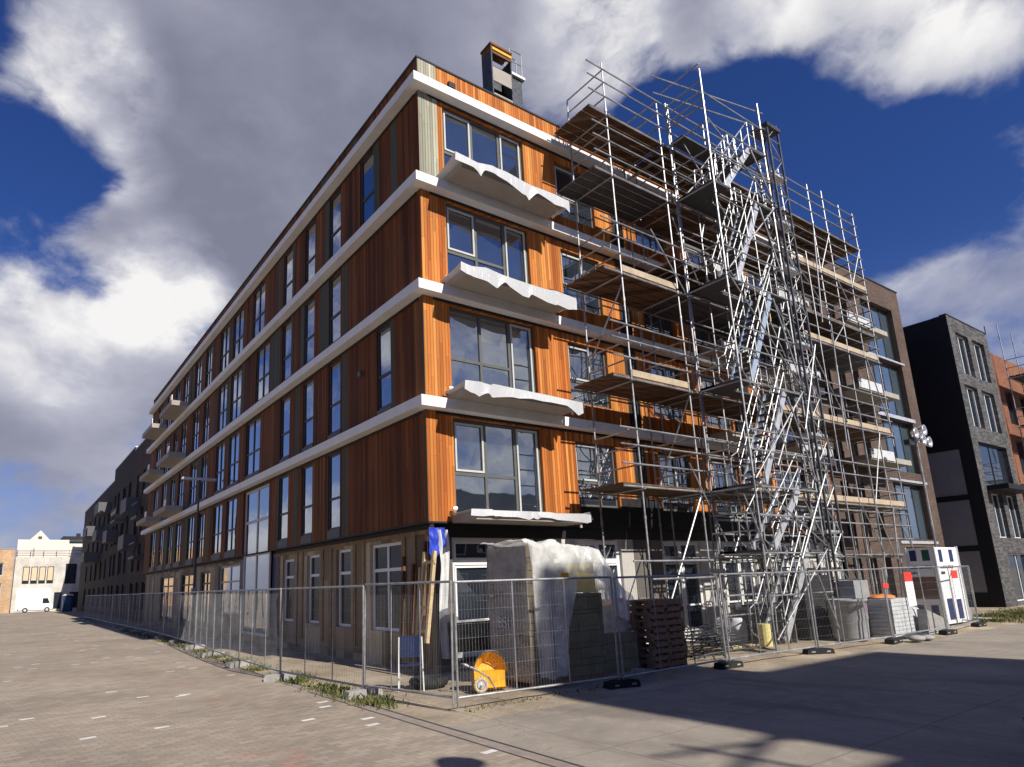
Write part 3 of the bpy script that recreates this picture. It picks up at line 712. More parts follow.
# hoist mast
hm = thing('hoist_mast', 'dark lattice hoist mast rising above the scaffold', 'hoist mast', (13.6,-2.3,0))
HX, HY, HW = 13.3, -2.5, .72
for dx,dy in ((0,0),(HW,0),(0,.5),(HW,.5)):
    b = MB(); b.box(HX+dx-.032,HX+dx+.032,HY+dy-.032,HY+dy+.032,.1,17.9); b.build('mast_leg', M['mast'], hm)
b = MB(); z = .2; i = 0
while z < 17.6:
    b.tube((HX,HY,z),(HX+HW,HY,z),.018,5); b.tube((HX,HY+.5,z),(HX+HW,HY+.5,z),.018,5)
    b.tube((HX if i%2 else HX+HW,HY,z),(HX+HW if i%2 else HX,HY,z+.75),.016,5)
    b.tube((HX,HY if i%2 else HY+.5,z),(HX,HY+.5 if i%2 else HY,z+.75),.016,5); b.tube((HX+HW,HY if i%2 else HY+.5,z),(HX+HW,HY+.5 if i%2 else HY,z+.75),.016,5)
    z += .75; i += 1
b.build('lattice', M['steel'], hm)
b = MB(); b.box(HX-.08,HX+HW+.08,HY-.08,HY+.58,17.9,18.05); b.build('mast_head', M['steel_dark'], hm)
for z in (3.2,6.4,9.6,12.4,14.2,16.1):
    b = MB(); b.box(HX+.03,HX+HW+.35,HY+.1,HY+.45,z,z+.09); b.build('wall_tie', M['alu'], hm)
b = MB(); b.box(HX-.5,HX+HW+.5,HY-.3,HY+.8,.03,.12); b.build('base_plate', M['steel_dark'], hm)
b = MB(); b.box(HX-.1,HX+HW+.1,HY-.5,HY-.06,.6,1.7); b.build('motor_housing', M['tub'], hm)
# far right scaffold
xs = [40.3+2.4*i for i in range(6)]
sf = scaffold('scaffold', 'far scaffold wrapped round the orange brick house at the right edge', xs, -2.6, -1.1, [4.,7.,10.,13.], 16.2, (46,-1.8,0), braces=[((xs[i],-2.65,3*i+1),(xs[i+1],-2.65,3*i+4)) for i in range(4)], railsides=(40.3,))
# shuttering board lying in the scaffold: small loose items on decks
for (x,y,z,sx,sy,sz,m,nm,lb,ct) in (
    (15.6,-1.2,4.4,.5,.4,1.5,'grey_panel','plaster_board','tall grey board leaning upright on the lower main scaffold deck','board'),
    (13.,-1.5,10.4,.5,.08,.8,'timber','window_shutter_frame','small yellow timber frame standing on the middle scaffold deck','timber frame'),
    (12.2,-1.1,13.47,.6,.3,.5,'bag','rubble_sack','pale sack on the upper deck beside the stair tower','sack'),
    (17.6,-1.3,7.32,.9,.5,.4,'bag','rubble_sack','white sack slumped on the second scaffold deck','sack'),
    (10.6,-1.3,7.32,.8,.4,.45,'orange','material_bag','orange brown bag behind the stair tower on the second deck','bag')):
    b = MB(); n=6
    if 'sack' in nm or 'bag' in nm:
        b.grid(14,10,lambda u,v: (x+sx*.55*cos(2*pi*u)*sin(pi*v)*(1+.15*mnoise.noise((u*4,v*4,x))), y+sy*.6*sin(2*pi*u)*sin(pi*v), z+sz*.5*(1-cos(pi*v))*.98))
        o = b.build(nm, M[m], origin=(x,y,z), smooth=True)
    elif 'frame' in nm:
        for (p,q) in (((0,0),(sx,0)),((sx,0),(sx,sz)),((sx,sz),(0,sz)),((0,sz),(0,0))): b.bar((x+p[0],y,z+.03+p[1]),(x+q[0],y,z+.03+q[1]),.06,.06,(0,1,0))
        o = b.build(nm, M[m], origin=(x,y,z))
    else:
        b.prism([(0,0),(sx,0),(sx,sz),(.02,sz)], lambda p,d: (x+p[0]-.04*p[1], y+d+.15*p[1]/sz, z+p[1]), 0, .05); o = b.build(nm, M[m], origin=(x,y,z))
    tag(o, lb, ct)

# ------------------------------------------------------------------ roof hoist car
rh = thing('roof_hoist_car', 'dark open fronted hoist car with a yellow banded top standing on the roof edge', 'hoist car', (4.9,2.4,TOP-.3))
RX0, RX1, RY0, RY1, RZ0, RZ1 = 4.42, 5.36, 2.2, 2.75, TOP-.3, 20.85
b = MB(); b.box(RX0,RX0+.05,RY0,RY1,RZ0,RZ1-.35); b.box(RX1-.05,RX1,RY0,RY1,RZ0,RZ1-.35); b.box(RX0+.05,RX1-.05,RY1-.05,RY1,RZ0,RZ1-.35); b.build('side_panel', M['steel_dark'], rh)
for z,dz in ((RZ0+.02,.1),(17.35,.16),(18.45,.34)):
    b = MB(); b.box(RX0+.05,RX1-.05,RY0+.03,RY1-.05,z,z+.08); b.box(RX0+.05,RX1-.05,RY0-.01,RY0+.03,z-.02,z+dz); b.build('shelf', M['slab'], rh)
b = MB(); b.box(RX0+.05,RX1-.05,RY0,RY0+.03,19.3,19.88); b.build('front_panel', M['slab'], rh)
b = MB(); b.box(RX0+.05,RX1,RY0-.02,RY0+.1,RZ1-.26,RZ1-.16); b.build('top_band', M['yellow'], rh)
b = MB(); b.box(RX0,RX0+.05,RY0,RY1,RZ1-.35,RZ1-.08); b.box(RX0-.03,RX1+.03,RY0-.03,RY1+.02,RZ1-.08,RZ1); b.box(RX0+.05,RX1,RY0-.015,RY0+.05,RZ1-.42,RZ1-.322); b.build('roof_cap', M['brown_wood'], rh)
b = MB(); b.box(RX1+.02,RX1+.62,RY0+.2,RY1-.1,RZ0,20.1); b.build('mast_panel', M['steel_dark'], rh)
b = MB(); b.box(RX1+.02,RX1+.72,RY0+.1,RY1,20.1,20.2); b.build('platform', M['band'], rh)
b = MB(); b.box(RX1+.63,RX1+.95,RY0+.2,RY1-.1,17.0,17.1); b.build('platform', M['band'], rh)
b = MB(); b.path([(RX1+.06,RY0+.15,20.2),(RX1+.06,RY0+.15,21.2),(RX1+.62,RY0+.15,21.2),(RX1+.62,RY0+.15,20.2)],.022); b.tube((RX1+.06,RY0+.15,20.7),(RX1+.62,RY0+.15,20.7),.02); b.build('guard_rail', M['steel'], rh)
b = MB(); b.path([(RX1+.06,RY1-.1,20.2),(RX1+.06,RY1-.1,21.2),(RX1+.62,RY1-.1,21.2),(RX1+.62,RY1-.1,20.2)],.022); b.build('guard_rail', M['steel'], rh)
b = MB(); b.path([(RX1+.7,RY0+.3,17.1),(RX1+.7,RY0+.3,18.9),(RX1+.85,RY0+.3,17.1)],.02); b.build('guard_rail', M['steel'], rh)

# ------------------------------------------------------------------ fence
def make_fence(label):
    L = 3.46
    t = thing('mesh_fence', label, 'fence panel', (0,0,0), 0, 'wire mesh site fence panels')
    f = MB(); r = .021
    for x in (-L/2, L/2): f.tube((x,0,.05),(x,0,2.02),r,8)
    f.tube((-L/2,0,2.02),(L/2,0,2.02),r,8); f.tube((-L/2,0,.2),(L/2,0,.2),r,8)
    for x in (-L/6-.0, L/6): f.tube((x,0,.2),(x,0,2.02),.012,6)
    f.build('frame', M['steel'], t, local=True)
    g = MB(); e = .0011
    n = 56
    for i in range(1,n):
        x = -L/2+L*i/n; g.add([(x-e,-e,.2),(x+e,-e,.2),(x+e,e,.2),(x-e,e,.2),(x-e,-e,2.02),(x+e,-e,2.02),(x+e,e,2.02),(x-e,e,2.02)],[(0,1,5,4),(1,2,6,5),(2,3,7,6),(3,0,4,7)])
    for j in range(1,8):
        z = .2+1.82*j/8; g.add([(-L/2,-e,z-e),(-L/2,e,z-e),(-L/2,e,z+e),(-L/2,-e,z+e),(L/2,-e,z-e),(L/2,e,z-e),(L/2,e,z+e),(L/2,-e,z+e)],[(0,1,5,4),(1,2,6,5),(2,3,7,6),(3,0,4,7)])
    g.build('wire_mesh', M['steel'], t, local=True)
    return t
def make_foot():
    b = MB(); prof = [(-.34,0),(.34,0),(.36,.03),(.33,.13),(.1,.15),(-.1,.15),(-.33,.13),(-.36,.03)]
    b.prism(prof, lambda p,d: (p[0],d,p[1]), -.11, .11)
    for x in (-.2,.2): b.box(x-.05,x+.05,-.113,.113,.055,.085,1)
    return b.build('ballast_block', [M['rubber'],M['footgrey']], local=True)
Lpts = [(-2.05,-3.72),(-2.5,-1.38),(-2.85,2.06),(-2.75,5.56),(-2.55,9.06),(-2.3,12.56),(-2.15,16.06),(-2.05,19.56)]
for i in range(10): Lpts.append((-2.0-.01*i, Lpts[-1][1]+3.52))
Rpts = [(-2.05,-3.72),(1.52,-4.02),(5.1,-3.88),(8.68,-4.0),(12.2,-4.25),(15.75,-4.3),(19.2,-4.0),(21.3,-1.3)]
f0 = make_fence(''); foot0 = make_foot(); first = [True, True]
whereL = ['wire fence panel of the side street, touching the corner post','second wire fence panel along the side street from the corner','third wire fence panel along the side street from the corner','fourth wire fence panel along the side street, in front of the tall window']
whereR = ['wire fence panel in front of the plastic wrapped blocks and yellow wheelbarrow','wire fence panel in front of the wooden pallet stack','wire fence panel in front of the stair tower foot','wire fence panel in front of the grey tub','wire fence panel with a red topped notice, in front of the white site sign','wire fence panel right of the site sign','end wire fence panel turned back towards the dark house']
def place_fence(p, q, label):
    o = f0 if first[0] else copy_tree(f0); first[0] = False
    ln = math.hypot(q[0]-p[0],q[1]-p[1])
    o.scale.x = (ln-.04)/3.5 if ln < 3. else 1.
    o.location = ((p[0]+q[0])/2,(p[1]+q[1])/2,random.uniform(-.01,.02)); o.rotation_euler = (R(random.uniform(-1.,1.)),0,math.atan2(q[1]-p[1],q[0]-p[0]))
    o['label'] = label; return o
foot1 = foot0.copy(); foot1.data = foot0.data.copy(); foot1.data.materials[0] = M['footgrey']; COL.objects.link(foot1); g1st = [True]
def place_foot(p, rz, label, grey=False):
    if grey:
        o = foot1 if g1st[0] else foot1.copy()
        if not g1st[0]: COL.objects.link(o)
        g1st[0] = False
        o.location = (p[0],p[1],.006); o.rotation_euler = (0,0,rz)
        return tag(o, label, 'fence foot', 'grey blocks under the side street fence')
    o = foot0 if first[1] else foot0.copy()
    if not first[1]: COL.objects.link(o)
    first[1] = False
    o.location = (p[0],p[1],.006); o.rotation_euler = (0,0,rz)
    tag(o, label, 'fence foot', 'black blocks that hold the fence posts')
    return o
for i,(p,q) in enumerate(zip(Lpts[:-1],Lpts[1:])):
    place_fence(p,q, whereL[i] if i < 4 else 'wire fence panel in the row receding along the shaded side street')
for i,(p,q) in enumerate(zip(Rpts[:-1],Rpts[1:])): place_fence(p,q,whereR[i])
fl = ['grey fence foot block by the grass, first along the side street from the corner']
for i,p in enumerate(Lpts[1:]):
    place_foot(p, R(random.uniform(-25,25)), fl[0] if i == 0 else 'grey fence foot block in the row along the shaded side street', True)
fr_ = ['black fence foot block in front of the wrapped blocks','black fence foot block right of the pallet stack','black fence foot block at the base of the stair tower','fence foot block beside the grey tub','fence foot block in front of the site sign','fence foot block right of the site sign','fence foot block at the turned end of the fence']
for i,p in enumerate(Rpts[1:]): place_foot(p, R([-8,-4,-28,5,-3,0,40][i]), fr_[i])
place_foot((2.27,-9.83), R(20), 'lone black fence foot block lying on the road at the right edge')
# notices on the fence
def notice(loc, w, h, rz, label):
    t = thing('warning_notice', label, 'notice board', loc, rz, 'red and white notices on the fence')
    b = MB(); b.box(-w/2,w/2,-.012,.0,0,h*.72); b.build('white_field', M['white'], t, local=True)
    b = MB(); b.box(-w/2,w/2,-.012,.0,h*.721,h); b.build('red_field', M['red'], t, local=True)
    b = MB(); rr = random.Random(3)
    for k in range(5):
        z = h*.62-k*.1; b.box(-w*.38,-w*.38+w*rr.uniform(.4,.75),-.016,-.0125,z-.02,z+.015)
    b.build('printed_lines', M['bag'], t, local=True)
notice((13.6,-4.32,.95),.5,.95,R(-1),'red topped white notice on the fence between the bags and the site sign')
notice((17.3,-4.22,1.0),.65,.9,R(5),'red topped white notice on the fence before the bright face of the site sign')
b = MB(); b.box(12.0,12.35,-4.3,-4.28,1.5,1.62); tag(b.build('warning_notice', M['red'], origin=(12.1,-4.3,1.5)), 'tiny red strip notice on the fence above the white bags','notice board')
b = MB(); b.box(1.0,1.32,-2.75,-2.735,1.55,1.62)

# ------------------------------------------------------------------ site sign column
ss = thing('site_sign', 'tall white site sign with navy and green blocks near the end of the fence', 'sign', (18.3,-3.42,0))
SX, SY, SX1, SY1 = 18.3, -3.42, 20.3, -2.55
b = MB(); b.box(SX,SX1,SY,SY1,.12,2.7); b.build('sign_box', M['white'], ss)
for x,y in ((SX,SY),(SX1,SY),(SX,SY1),(SX1,SY1)):
    b = MB(); b.box(x-.035,x+.035,y-.035,y+.035,0,2.74); b.build('post', M['alu'], ss)
def face_left(a0,a1,z0,z1,e=.0): b = MB(); b.box(SX-.012-e,SX-.002,SY1-a1,SY1-a0,z0,z1); return b
def face_front(a0,a1,z0,z1,e=.0): b = MB(); b.box(SX+a0,SX+a1,SY-.014-e,SY-.004,z0,z1); return b
for b in (face_left(.12,.32,2.25,2.62),face_left(.1,.28,.3,.75),face_left(.5,.72,.3,.75),face_front(.35,.62,2.2,2.62),face_front(1.25,1.55,2.2,2.62),face_front(.35,.8,.25,.95),face_front(1.15,1.55,.25,.95)): b.build('navy_block', M['navy'], ss)
face_left(.5,.72,2.25,2.62).build('green_block', M['green'], ss)
rr = random.Random(5)
def words(fn, a0, a1, z, h, lo, hi):
    b = MB(); a = a0
    while a < a1:
        wd = rr.uniform(lo,hi); c = fn(a,min(a1,a+wd),z,z+h*rr.choice((.75,1,1)),.003); b.add(c.v,[(0,3,2,1),(4,5,6,7),(0,1,5,4),(1,2,6,5),(2,3,7,6),(3,0,4,7)]); a += wd+.018
    b.build('lettering', M['grey_text'], ss)
words(face_left,.08,.74,1.98,.1,.025,.05); words(face_left,.08,.26,1.8,.08,.025,.05); words(face_front,.3,1.4,1.98,.09,.05,.1); words(face_front,.3,.6,1.78,.09,.05,.1)
face_left(.06,.8,.95,1.7).build('plan_picture', M['brown_wood'], ss)

# ------------------------------------------------------------------ corner clutter
# wrapped block packs
def pack(x0,x1,y0,y1,z1,m,label,seed):
    rng = random.Random(seed); b = MB(); z = .14; c = (z1-z)/max(1,round((z1-z)/.33)); 
    for i in range(3): b.box(x0,x1,y0+(y1-y0)*i*.45,y0+(y1-y0)*i*.45+.1,.03,.138,1)
    while z < z1-.05:
        e = [rng.uniform(-.012,.012) for _ in range(4)]
        b.box(x0+e[0],x1+e[1],y0+e[2],y1+e[3],z+.003,z+c-.003); z += c
    o = b.build('block_pack', [M[m],M['pallet']], origin=(x0,y0,0)); return tag(o,label,'block pack','packs of building blocks at the corner')
pack(.1,.8,-3.15,-1.9,2.68,'blocks','tall narrow grey pack of building blocks nearest the corner, beside the wheelbarrow',1)
pk = pack(.86,2.2,-3.05,-1.8,1.72,'blocks_b','broad olive pack of building blocks half under clear film',2)
pack(2.24,3.3,-2.95,-1.8,.86,'blocks_b','low olive pack of building blocks without film, left of the pallets',3)
b = MB(); b.box(1.2,2.1,-3.0,-1.9,1.74,2.35); tag(b.build('insulation_pack', plain('yellow_insulation',(.72,.62,.26,1),.8,var=.1), origin=(1.8,-2.2,1.8)),'pale yellow insulation pack on top of the broad block pack under film','insulation')
# letters on the tall pack
cu = bpy.data.curves.new('stencil','FONT'); cu.body = 'BSI'; cu.size = .3; cu.extrude = .002; cu.align_x = 'CENTER'
tmp = bpy.data.objects.new('stencil_tmp', cu); COL.objects.link(tmp)
bpy.context.view_layer.update()
me = bpy.data.meshes.new_from_object(tmp.evaluated_get(bpy.context.evaluated_depsgraph_get())); bpy.data.objects.remove(tmp)
me.materials.clear(); me.materials.append(M['bag'])
tp = bpy.data.objects['block_pack']; tx = bpy.data.objects.new('stencil_letters', me); COL.objects.link(tx); tx.parent = tp
tx.matrix_local = Matrix.Translation((-.03,.75,1.12)) @ Matrix(((0,0,-1,0),(-1,0,0,0),(0,1,0,0),(0,0,0,1)))
# film
def film_fn(u, v):
    x = .02+u*2.75
    topz = 2.76+.03*sin(9*x) if x < .9 else (2.76-.14*(x-.9) if x < 2.1 else max(1.75,2.6-1.3*(x-2.1)))
    hang = (.12+2.42*min(1,max(0,(x-.1)/.1)))*(1-.78*min(1,max(0,(x-.95)/.35))) + .45*math.exp(-((x-2.35)/.3)**2)
    if v < .35:
        q = v/.35; y = -1.8-1.4*q; z = topz+.05*mnoise.noise((x*2.5,y*2.5,1.3))+.03*abs(mnoise.noise((x*7,y*7,.3)))
    else:
        q = (v-.35)/.65
        y = -3.2-.05*mnoise.noise((x*3,q*2,2.))-.07*sin(x*15+q*1.5)*min(1,q*2)-.12*q
        xs = x+(.16*sin(q*2.4)-.22*q)*math.exp(-((x-1.)/.4)**2)
        z = topz-hang*q+.03*mnoise.noise((x*8,q*6,9.)); x = xs
    return (x,y,z)
b = MB(); b.grid(160,50,film_fn); tag(b.build('wrap_film', M['film'], origin=(1.,-2.6,2.6), smooth=True),'torn clear plastic film draped over the block packs at the corner','plastic film')
b = MB(); b.grid(14,30,lambda u,v: (.085+.02*mnoise.noise((u*6,v*9,3.)), -3.17+1.2*u, 2.74-v*2.55+.02*sin(u*20)*v)); tag(b.build('wrap_film', M['film_thin'], origin=(.09,-2.5,1.5), smooth=True),'thin film stretched over the left face of the tall block pack','plastic film')
def film2(u,v):
    x = 2.35+u*1.35; z = 2.1-.5*u-v*(1.3-.4*u); return (x+.05*sin(v*9), -2.6-.3*sin(pi*u)*.4-.12*mnoise.noise((u*5,v*5,4.)), z+.05*mnoise.noise((u*7,v*3,2.)))
b = MB(); b.grid(30,26,film2); o = tag(b.build('wrap_film', M['film'], origin=(2.9,-2.6,1.6), smooth=True),'second loose sheet of clear film with a red strip, between the block packs and pallets','plastic film')
b = MB(); b.box(2.75,3.1,-2.86,-2.85,1.5,1.58); b.build('red_strip', M['red'], o)
# pallets
def make_pallet():
    b = MB(); 
    for y in (-.55,0,.55): b.box(-.4,.4,y-.05,y+.05,0,.022)
    for y in (-.55,0,.55):
        for x in (-.34,0,.34): b.box(x-.06,x+.06,y-.05,y+.05,.022,.1)
    for x in (-.34,0,.34): b.box(x-.05,x+.05,-.6,.6,.1,.122)
    for x in (-.4,.375): b.box(x,x+.025,-.6,.6,.03,.118)
    for i in range(5): b.box(-.4,.4,-.6+i*.2625,-.6+i*.2625+.15,.122,.144)
    return b.build('pallet', M['pallet'], local=True)
p0 = make_pallet(); fp = True
for (cx_,cy_,n,who) in ((4.1,-2.75,10,'front'),(3.55,-1.7,10,'rear')):
    for k in range(n):
        o = p0 if fp else p0.copy()
        if not fp: COL.objects.link(o)
        fp = False
        o.location = (cx_+random.uniform(-.04,.04),cy_+random.uniform(-.03,.03),.05+k*.1455); o.rotation_euler = (0,0,R(90+random.uniform(-2,2)))
        lb = ('topmost wooden pallet of the ' if k == n-1 else 'bottom wooden pallet of the ' if k == 0 else 'wooden pallet inside the ')+who+' pallet stack beside the block packs'
        tag(o, lb, 'pallet', 'wooden pallets in the '+who+' stack')
# loose block near fence
b = MB(); b.prism([(0,0),(.5,0),(.42,.2),(.1,.24)], lambda p,d: (2.2+p[0],-3.9+d,p[1]+.01), 0, .3); tag(b.build('concrete_block', M['footgrey'], origin=(2.4,-3.8,0)),'grey concrete block lying behind the black fence foot by the pallets','block')
# wheelbarrow tipped on its nose
wb = thing('wheelbarrow', 'yellow wheelbarrow tipped on its nose beside the tall block pack', 'wheelbarrow', (-.5,-2.5,.02), R(-18))
def tray(u,v):
    a = (u-.5)*pi; w_ = .31*(1-.25*v)
    r_ = 1-.45*v
    return (.05+ .42*sin(a)*r_*.8, .22*v-.16+.05*cos(a), .05+.30*(1-v*.15)+ .36*cos(a)*r_+.012*sin(a*16))
b = MB(); b.grid(22,8,tray)
b.grid(22,6,lambda u,v: (.05+.42*sin((u-.5)*pi)*.55*.8*v, .06+.05*cos((u-.5)*pi)*v, .05+.30*.85+.36*cos((u-.5)*pi)*.55*v))
b.grid(10,4,lambda u,v: (.05+(u-.5)*.67*(1-.1*v), -.16+.22*v, .05+.3-.3*(1-.0*v)+.02))
b.box(-.27,.37,-.11,.05,.03,.36)
b.build('tray', M['yellow'], wb, local=True, smooth=False)
b = MB(); b.path([(.39,-.17,.04),(.39,-.17,.36)]+[(.05+.345*sin(a),-.17,.36+.37*cos(a)) for a in [pi/2-i*pi/12 for i in range(13)]]+[(-.29,-.17,.04)],.014,6); b.build('rim', M['steel_dark'], wb, local=True)
b = MB(); b.path([(.12,-.2,.05),(-.05,-.3,.28),(-.35,-.3,.46),(-.5,-.3,.52)],.017,6); b.path([(.0,-.0,.05),(-.15,-.08,.3),(-.4,-.1,.5),(-.5,-.12,.52)],.017,6); b.tube((-.5,-.3,.52),(-.5,-.12,.52),.017,6); b.build('handles', M['steel'], wb, local=True)
b = MB()
for i in range(16):
    a, c = 2*pi*i/16, 2*pi*(i+1)/16
    b.tube((-.2+.11*cos(a),-.3,.15+.11*sin(a)),(-.2+.11*cos(c),-.3,.15+.11*sin(c)),.035,8)
whl = b.build('wheel', plain('cream_rubber',(.55,.46,.32,1),.8), wb, local=True)
b = MB(); b.tube((-.2,-.33,.15),(-.2,-.27,.15),.07,12); b.tube((-.2,-.4,.15),(-.2,-.2,.15),.02,8); b.build('rim', M['alu'], whl, local=True)
# mortar tub / tyre
b = MB(); b.lathe([(.0,.02),(.30,.02),(.37,.05),(.40,.11),(.37,.17),(.30,.2),(.22,.19),(.2,.1),(.0,.1)],(-1.05,-1.35,.02),24); tag(b.build('tyre', M['rubber'], origin=(-1.05,-1.35,0), smooth=True),'black tyre lying flat by the corner behind the wheelbarrow','tyre')
# blue folding chair
M['chair_blue'] = plain('dark_blue_fabric', (.008,.018,.07,1), .8, var=.2)
ch = thing('folding_chair', 'folding chair with dark blue back and white legs against the side wall', 'chair', (-1.45,-1.35,.02), R(-32))
b = MB(); b.box(-.2,.2,-.2,-.17,.62,1.02); b.build('backrest', M['chair_blue'], ch, local=True)
b = MB(); b.box(-.22,.22,-.16,.2,.45,.48); b.build('seat', M['chair_blue'], ch, local=True)
for x in (-.22,.22):
    b = MB(); b.tube((x,-.1,.46),(x*1.1,.16,0),.014,6); b.build('leg', M['frame_white'], ch, local=True)
    b = MB(); b.tube((x,-.2,1.0),(x*1.1,-.22,0),.014,6); b.build('leg', M['frame_white'], ch, local=True)
# blue tarp at corner, membrane, ladder frames
def tarp(u,v):
    x = -.14+u*.44; return (x, -.06-.05*mnoise.noise((u*6,v*4,1.))-.03*sin(u*9), 3.3-v*(.58+.14*sin(u*5))+.02*mnoise.noise((u*9,1.,v)))
b = MB(); b.grid(18,14,tarp); tag(b.build('blue_tarpaulin', M['blue'], origin=(0,-.08,3.), smooth=True),'small blue tarpaulin hung round the corner post under the timber cladding','tarpaulin')
def memb(u,v):
    return (.1+.26*u+.04*sin(v*7), -.05-.06*mnoise.noise((u*4,v*5,2.))-.05*sin(u*8+v*3), 3.25-v*2.9)
b = MB(); b.grid(12,30,memb); tag(b.build('white_membrane', M['membrane'], origin=(.4,-.1,1.8), smooth=True),'strip of white wall membrane hanging beside the first ground floor door','membrane')
ld = thing('timber_ladder', 'pale timber ladder frame leaning at the building corner under the blue tarpaulin', 'ladder', (-.35,-.02,0))
for y in (.1,-.3):
    b = MB(); b.bar((-.42,y,.75),(-.12,y+.05,2.75),.07,.09); b.build('rail', M['timber'], ld)
for z in (1.0,1.5,2.05,2.5):
    b = MB(); x = -.42+.3*(z-.75)/2; b.bar((x,-.32,z),(x,.16,z),.05,.07); b.build('rung', M['timber'], ld)
for i,(a,z0,z1,m) in enumerate(((.42,.5,2.4,'timber'),(.75,.1,2.5,'brown_wood'),(1.2,.05,2.7,'brown_wood'),(.2,.05,3.0,'brown_wood'))):
    b = MB(); b.bar((-.25,a,z0),(-.06,a+.05,z1),.06,.09); tag(b.build('timber_post', M[m], origin=(-.2,a,z0)),['pale timber post leaning on the side wall next to the ladder','dark timber post leaning behind the blue chair','dark timber post leaning nearest the wide side window','dark timber post right at the building corner'][i],'timber post')
# yellow tag on film
b = MB(); b.box(.8,1.0,-3.36,-3.345,2.0,2.14); tag(b.build('yellow_label', M['yellow'], origin=(.9,-3.35,2.1)),'small yellow label on the film of the block packs','label')

# ------------------------------------------------------------------ clutter behind the right fence
t = thing('mortar_tub', 'big round grey mortar tub with a pink label behind the fence', 'tub', (11.9,-3.1,0))
b = MB(); b.lathe([(.0,.02),(.44,.02),(.46,.1),(.48,.55),(.5,.6),(.5,1.08),(.54,1.1),(.54,1.16),(.46,1.16),(.44,1.0),(.0,.95)],(12.35,-3.1,.03),28); b.build('body', M['tub'], t, smooth=True)
b = MB(); b.grid(6,2,lambda u,v: (12.35+.505*sin(.2+u*.5),-3.1-.505*cos(.2+u*.5),.85+v*.2)); b.build('label_patch', M['pink'], t)
def crate(x,y,z,sx,sy,sz,m,label,cat='crate',name='crate',rz=0):
    t = thing(name,label,cat,(x,y,z),R(rz))
    b = MB(); b.box(-sx/2,sx/2,-sy/2,sy/2,.06,sz-.05); 
    for a in (-1,1):
        for c in (-1,1): b.box(a*sx/2-.03,a*sx/2+.03,c*sy/2-.03,c*sy/2+.03,0,sz)
    b.build('body',M[m],t,local=True)
    b = MB(); b.box(-sx/2-.03,sx/2+.03,-sy/2-.03,sy/2+.03,sz,sz+.04)
    for q in (.33,.66): b.box(-sx/2-.012,sx/2+.012,-sy/2-.012,sy/2+.012,sz*q-.02,sz*q+.02)
    b.build('lid_and_ribs',M['steel_dark'] if m!='steel_dark' else M['tub'],t,local=True); return t
crate(13.25,-2.7,0,.8,.7,1.1,'steel_dark','black crate between the grey tub and the white stone pack')
crate(12.4,-1.9,0,1.6,.8,1.95,'rubber','black container with round openings behind the grey tub','container','waste_container')
crate(14.2,-2.0,0,1.2,.9,1.7,'pallet','brown wooden case behind the white stone pack','case','wooden_case')
b = MB()
for k in range(9):
    for i in range(5): b.box(13.75+i*.27,13.75+i*.27+.26,-3.7,-2.9,.1+k*.115,.1+k*.115+.105)
b.box(13.7,15.15,-3.7,-2.9,.02,.09); tag(b.build('stone_pack', M['bag'], origin=(14.4,-3.3,0)),'pale pack of stacked paving stones behind the fence, left of the site sign','stone pack')
b = MB(); b.grid(20,10,lambda u,v: (14.3+.5*cos(2*pi*u)*sin(pi*v/2)**.6, -3.25+.33*sin(2*pi*u)*sin(pi*v/2)**.6, 1.27-.1*(v)+.03*mnoise.noise((u*6,v*6,0.)))); tag(b.build('orange_cloth', M['orange'], origin=(14.5,-3.2,1.15), smooth=True),'orange cloth lying on top of the pale stone pack','cloth')
b = MB()
for k in range(7):
    b.tube((13.4+k*.03,-3.85-.02*k,.05+.0*k),(15.8,-3.8-.03*k,.08+.1*(k%2)),.03,6)
tag(b.build('steel_rods', M['steel_dark'], origin=(14.5,-3.8,0)),'bundle of dark rods lying along the fence foot near the site sign','rods')
def bigbag(x,y,s,h,label):
    b = MB()
    def fn(u,v):
        a = 2*pi*u; c,s2 = cos(a),sin(a); k = (abs(c)**4+abs(s2)**4)**-.25
        r_ = s*(.92+.12*sin(pi*min(1,v*1.1)))*(1 if v<.85 else 1-(v-.85)*5.5)
        return (x+r_*k*c+.05*mnoise.noise((u*8,v*5,x)), y+r_*k*s2, .02+h*min(1,v/.88)+.05*mnoise.noise((u*7,v*2,x)))
    b.grid(40,16,fn); tag(b.build('rubble_bag', M['bag'], origin=(x,y,0), smooth=True),label,'rubble bag')
bigbag(15.75,-3.0,.55,.8,'squat white rubble bag directly left of the site sign')
bigbag(9.6,-1.2,.45,.75,'white rubble bag under the stair tower by the wall')
# sloping slab of stones by the sign
b = MB(); b.prism([(0,0),(1.9,0),(1.2,.45),(.1,.75)], lambda p,d: (15.2+p[0],-4.0+d,p[1]+.02), 0, .25); tag(b.build('concrete_slab', M['footgrey'], origin=(15.8,-3.9,0)),'sloping grey concrete slab leaning behind the fence at the site sign','slab')
# stones at foot of fence
for i,(x,y,s) in enumerate(((12.9,-4.55,.2),(13.45,-4.6,.17))):
    b = MB(); b.grid(12,8,lambda u,v: (x+s*1.3*cos(2*pi*u)*sin(pi*v)*(1+.2*mnoise.noise((u*3,v*3,x))), y+s*sin(2*pi*u)*sin(pi*v), .02+s*.75*(1-cos(pi*v))*.6)); tag(b.build('boulder', M['footgrey'], origin=(x,y,0), smooth=True),['larger pale rock at the fence foot before the stone pack','smaller pale rock at the fence foot, right of the larger one'][i],'rock')
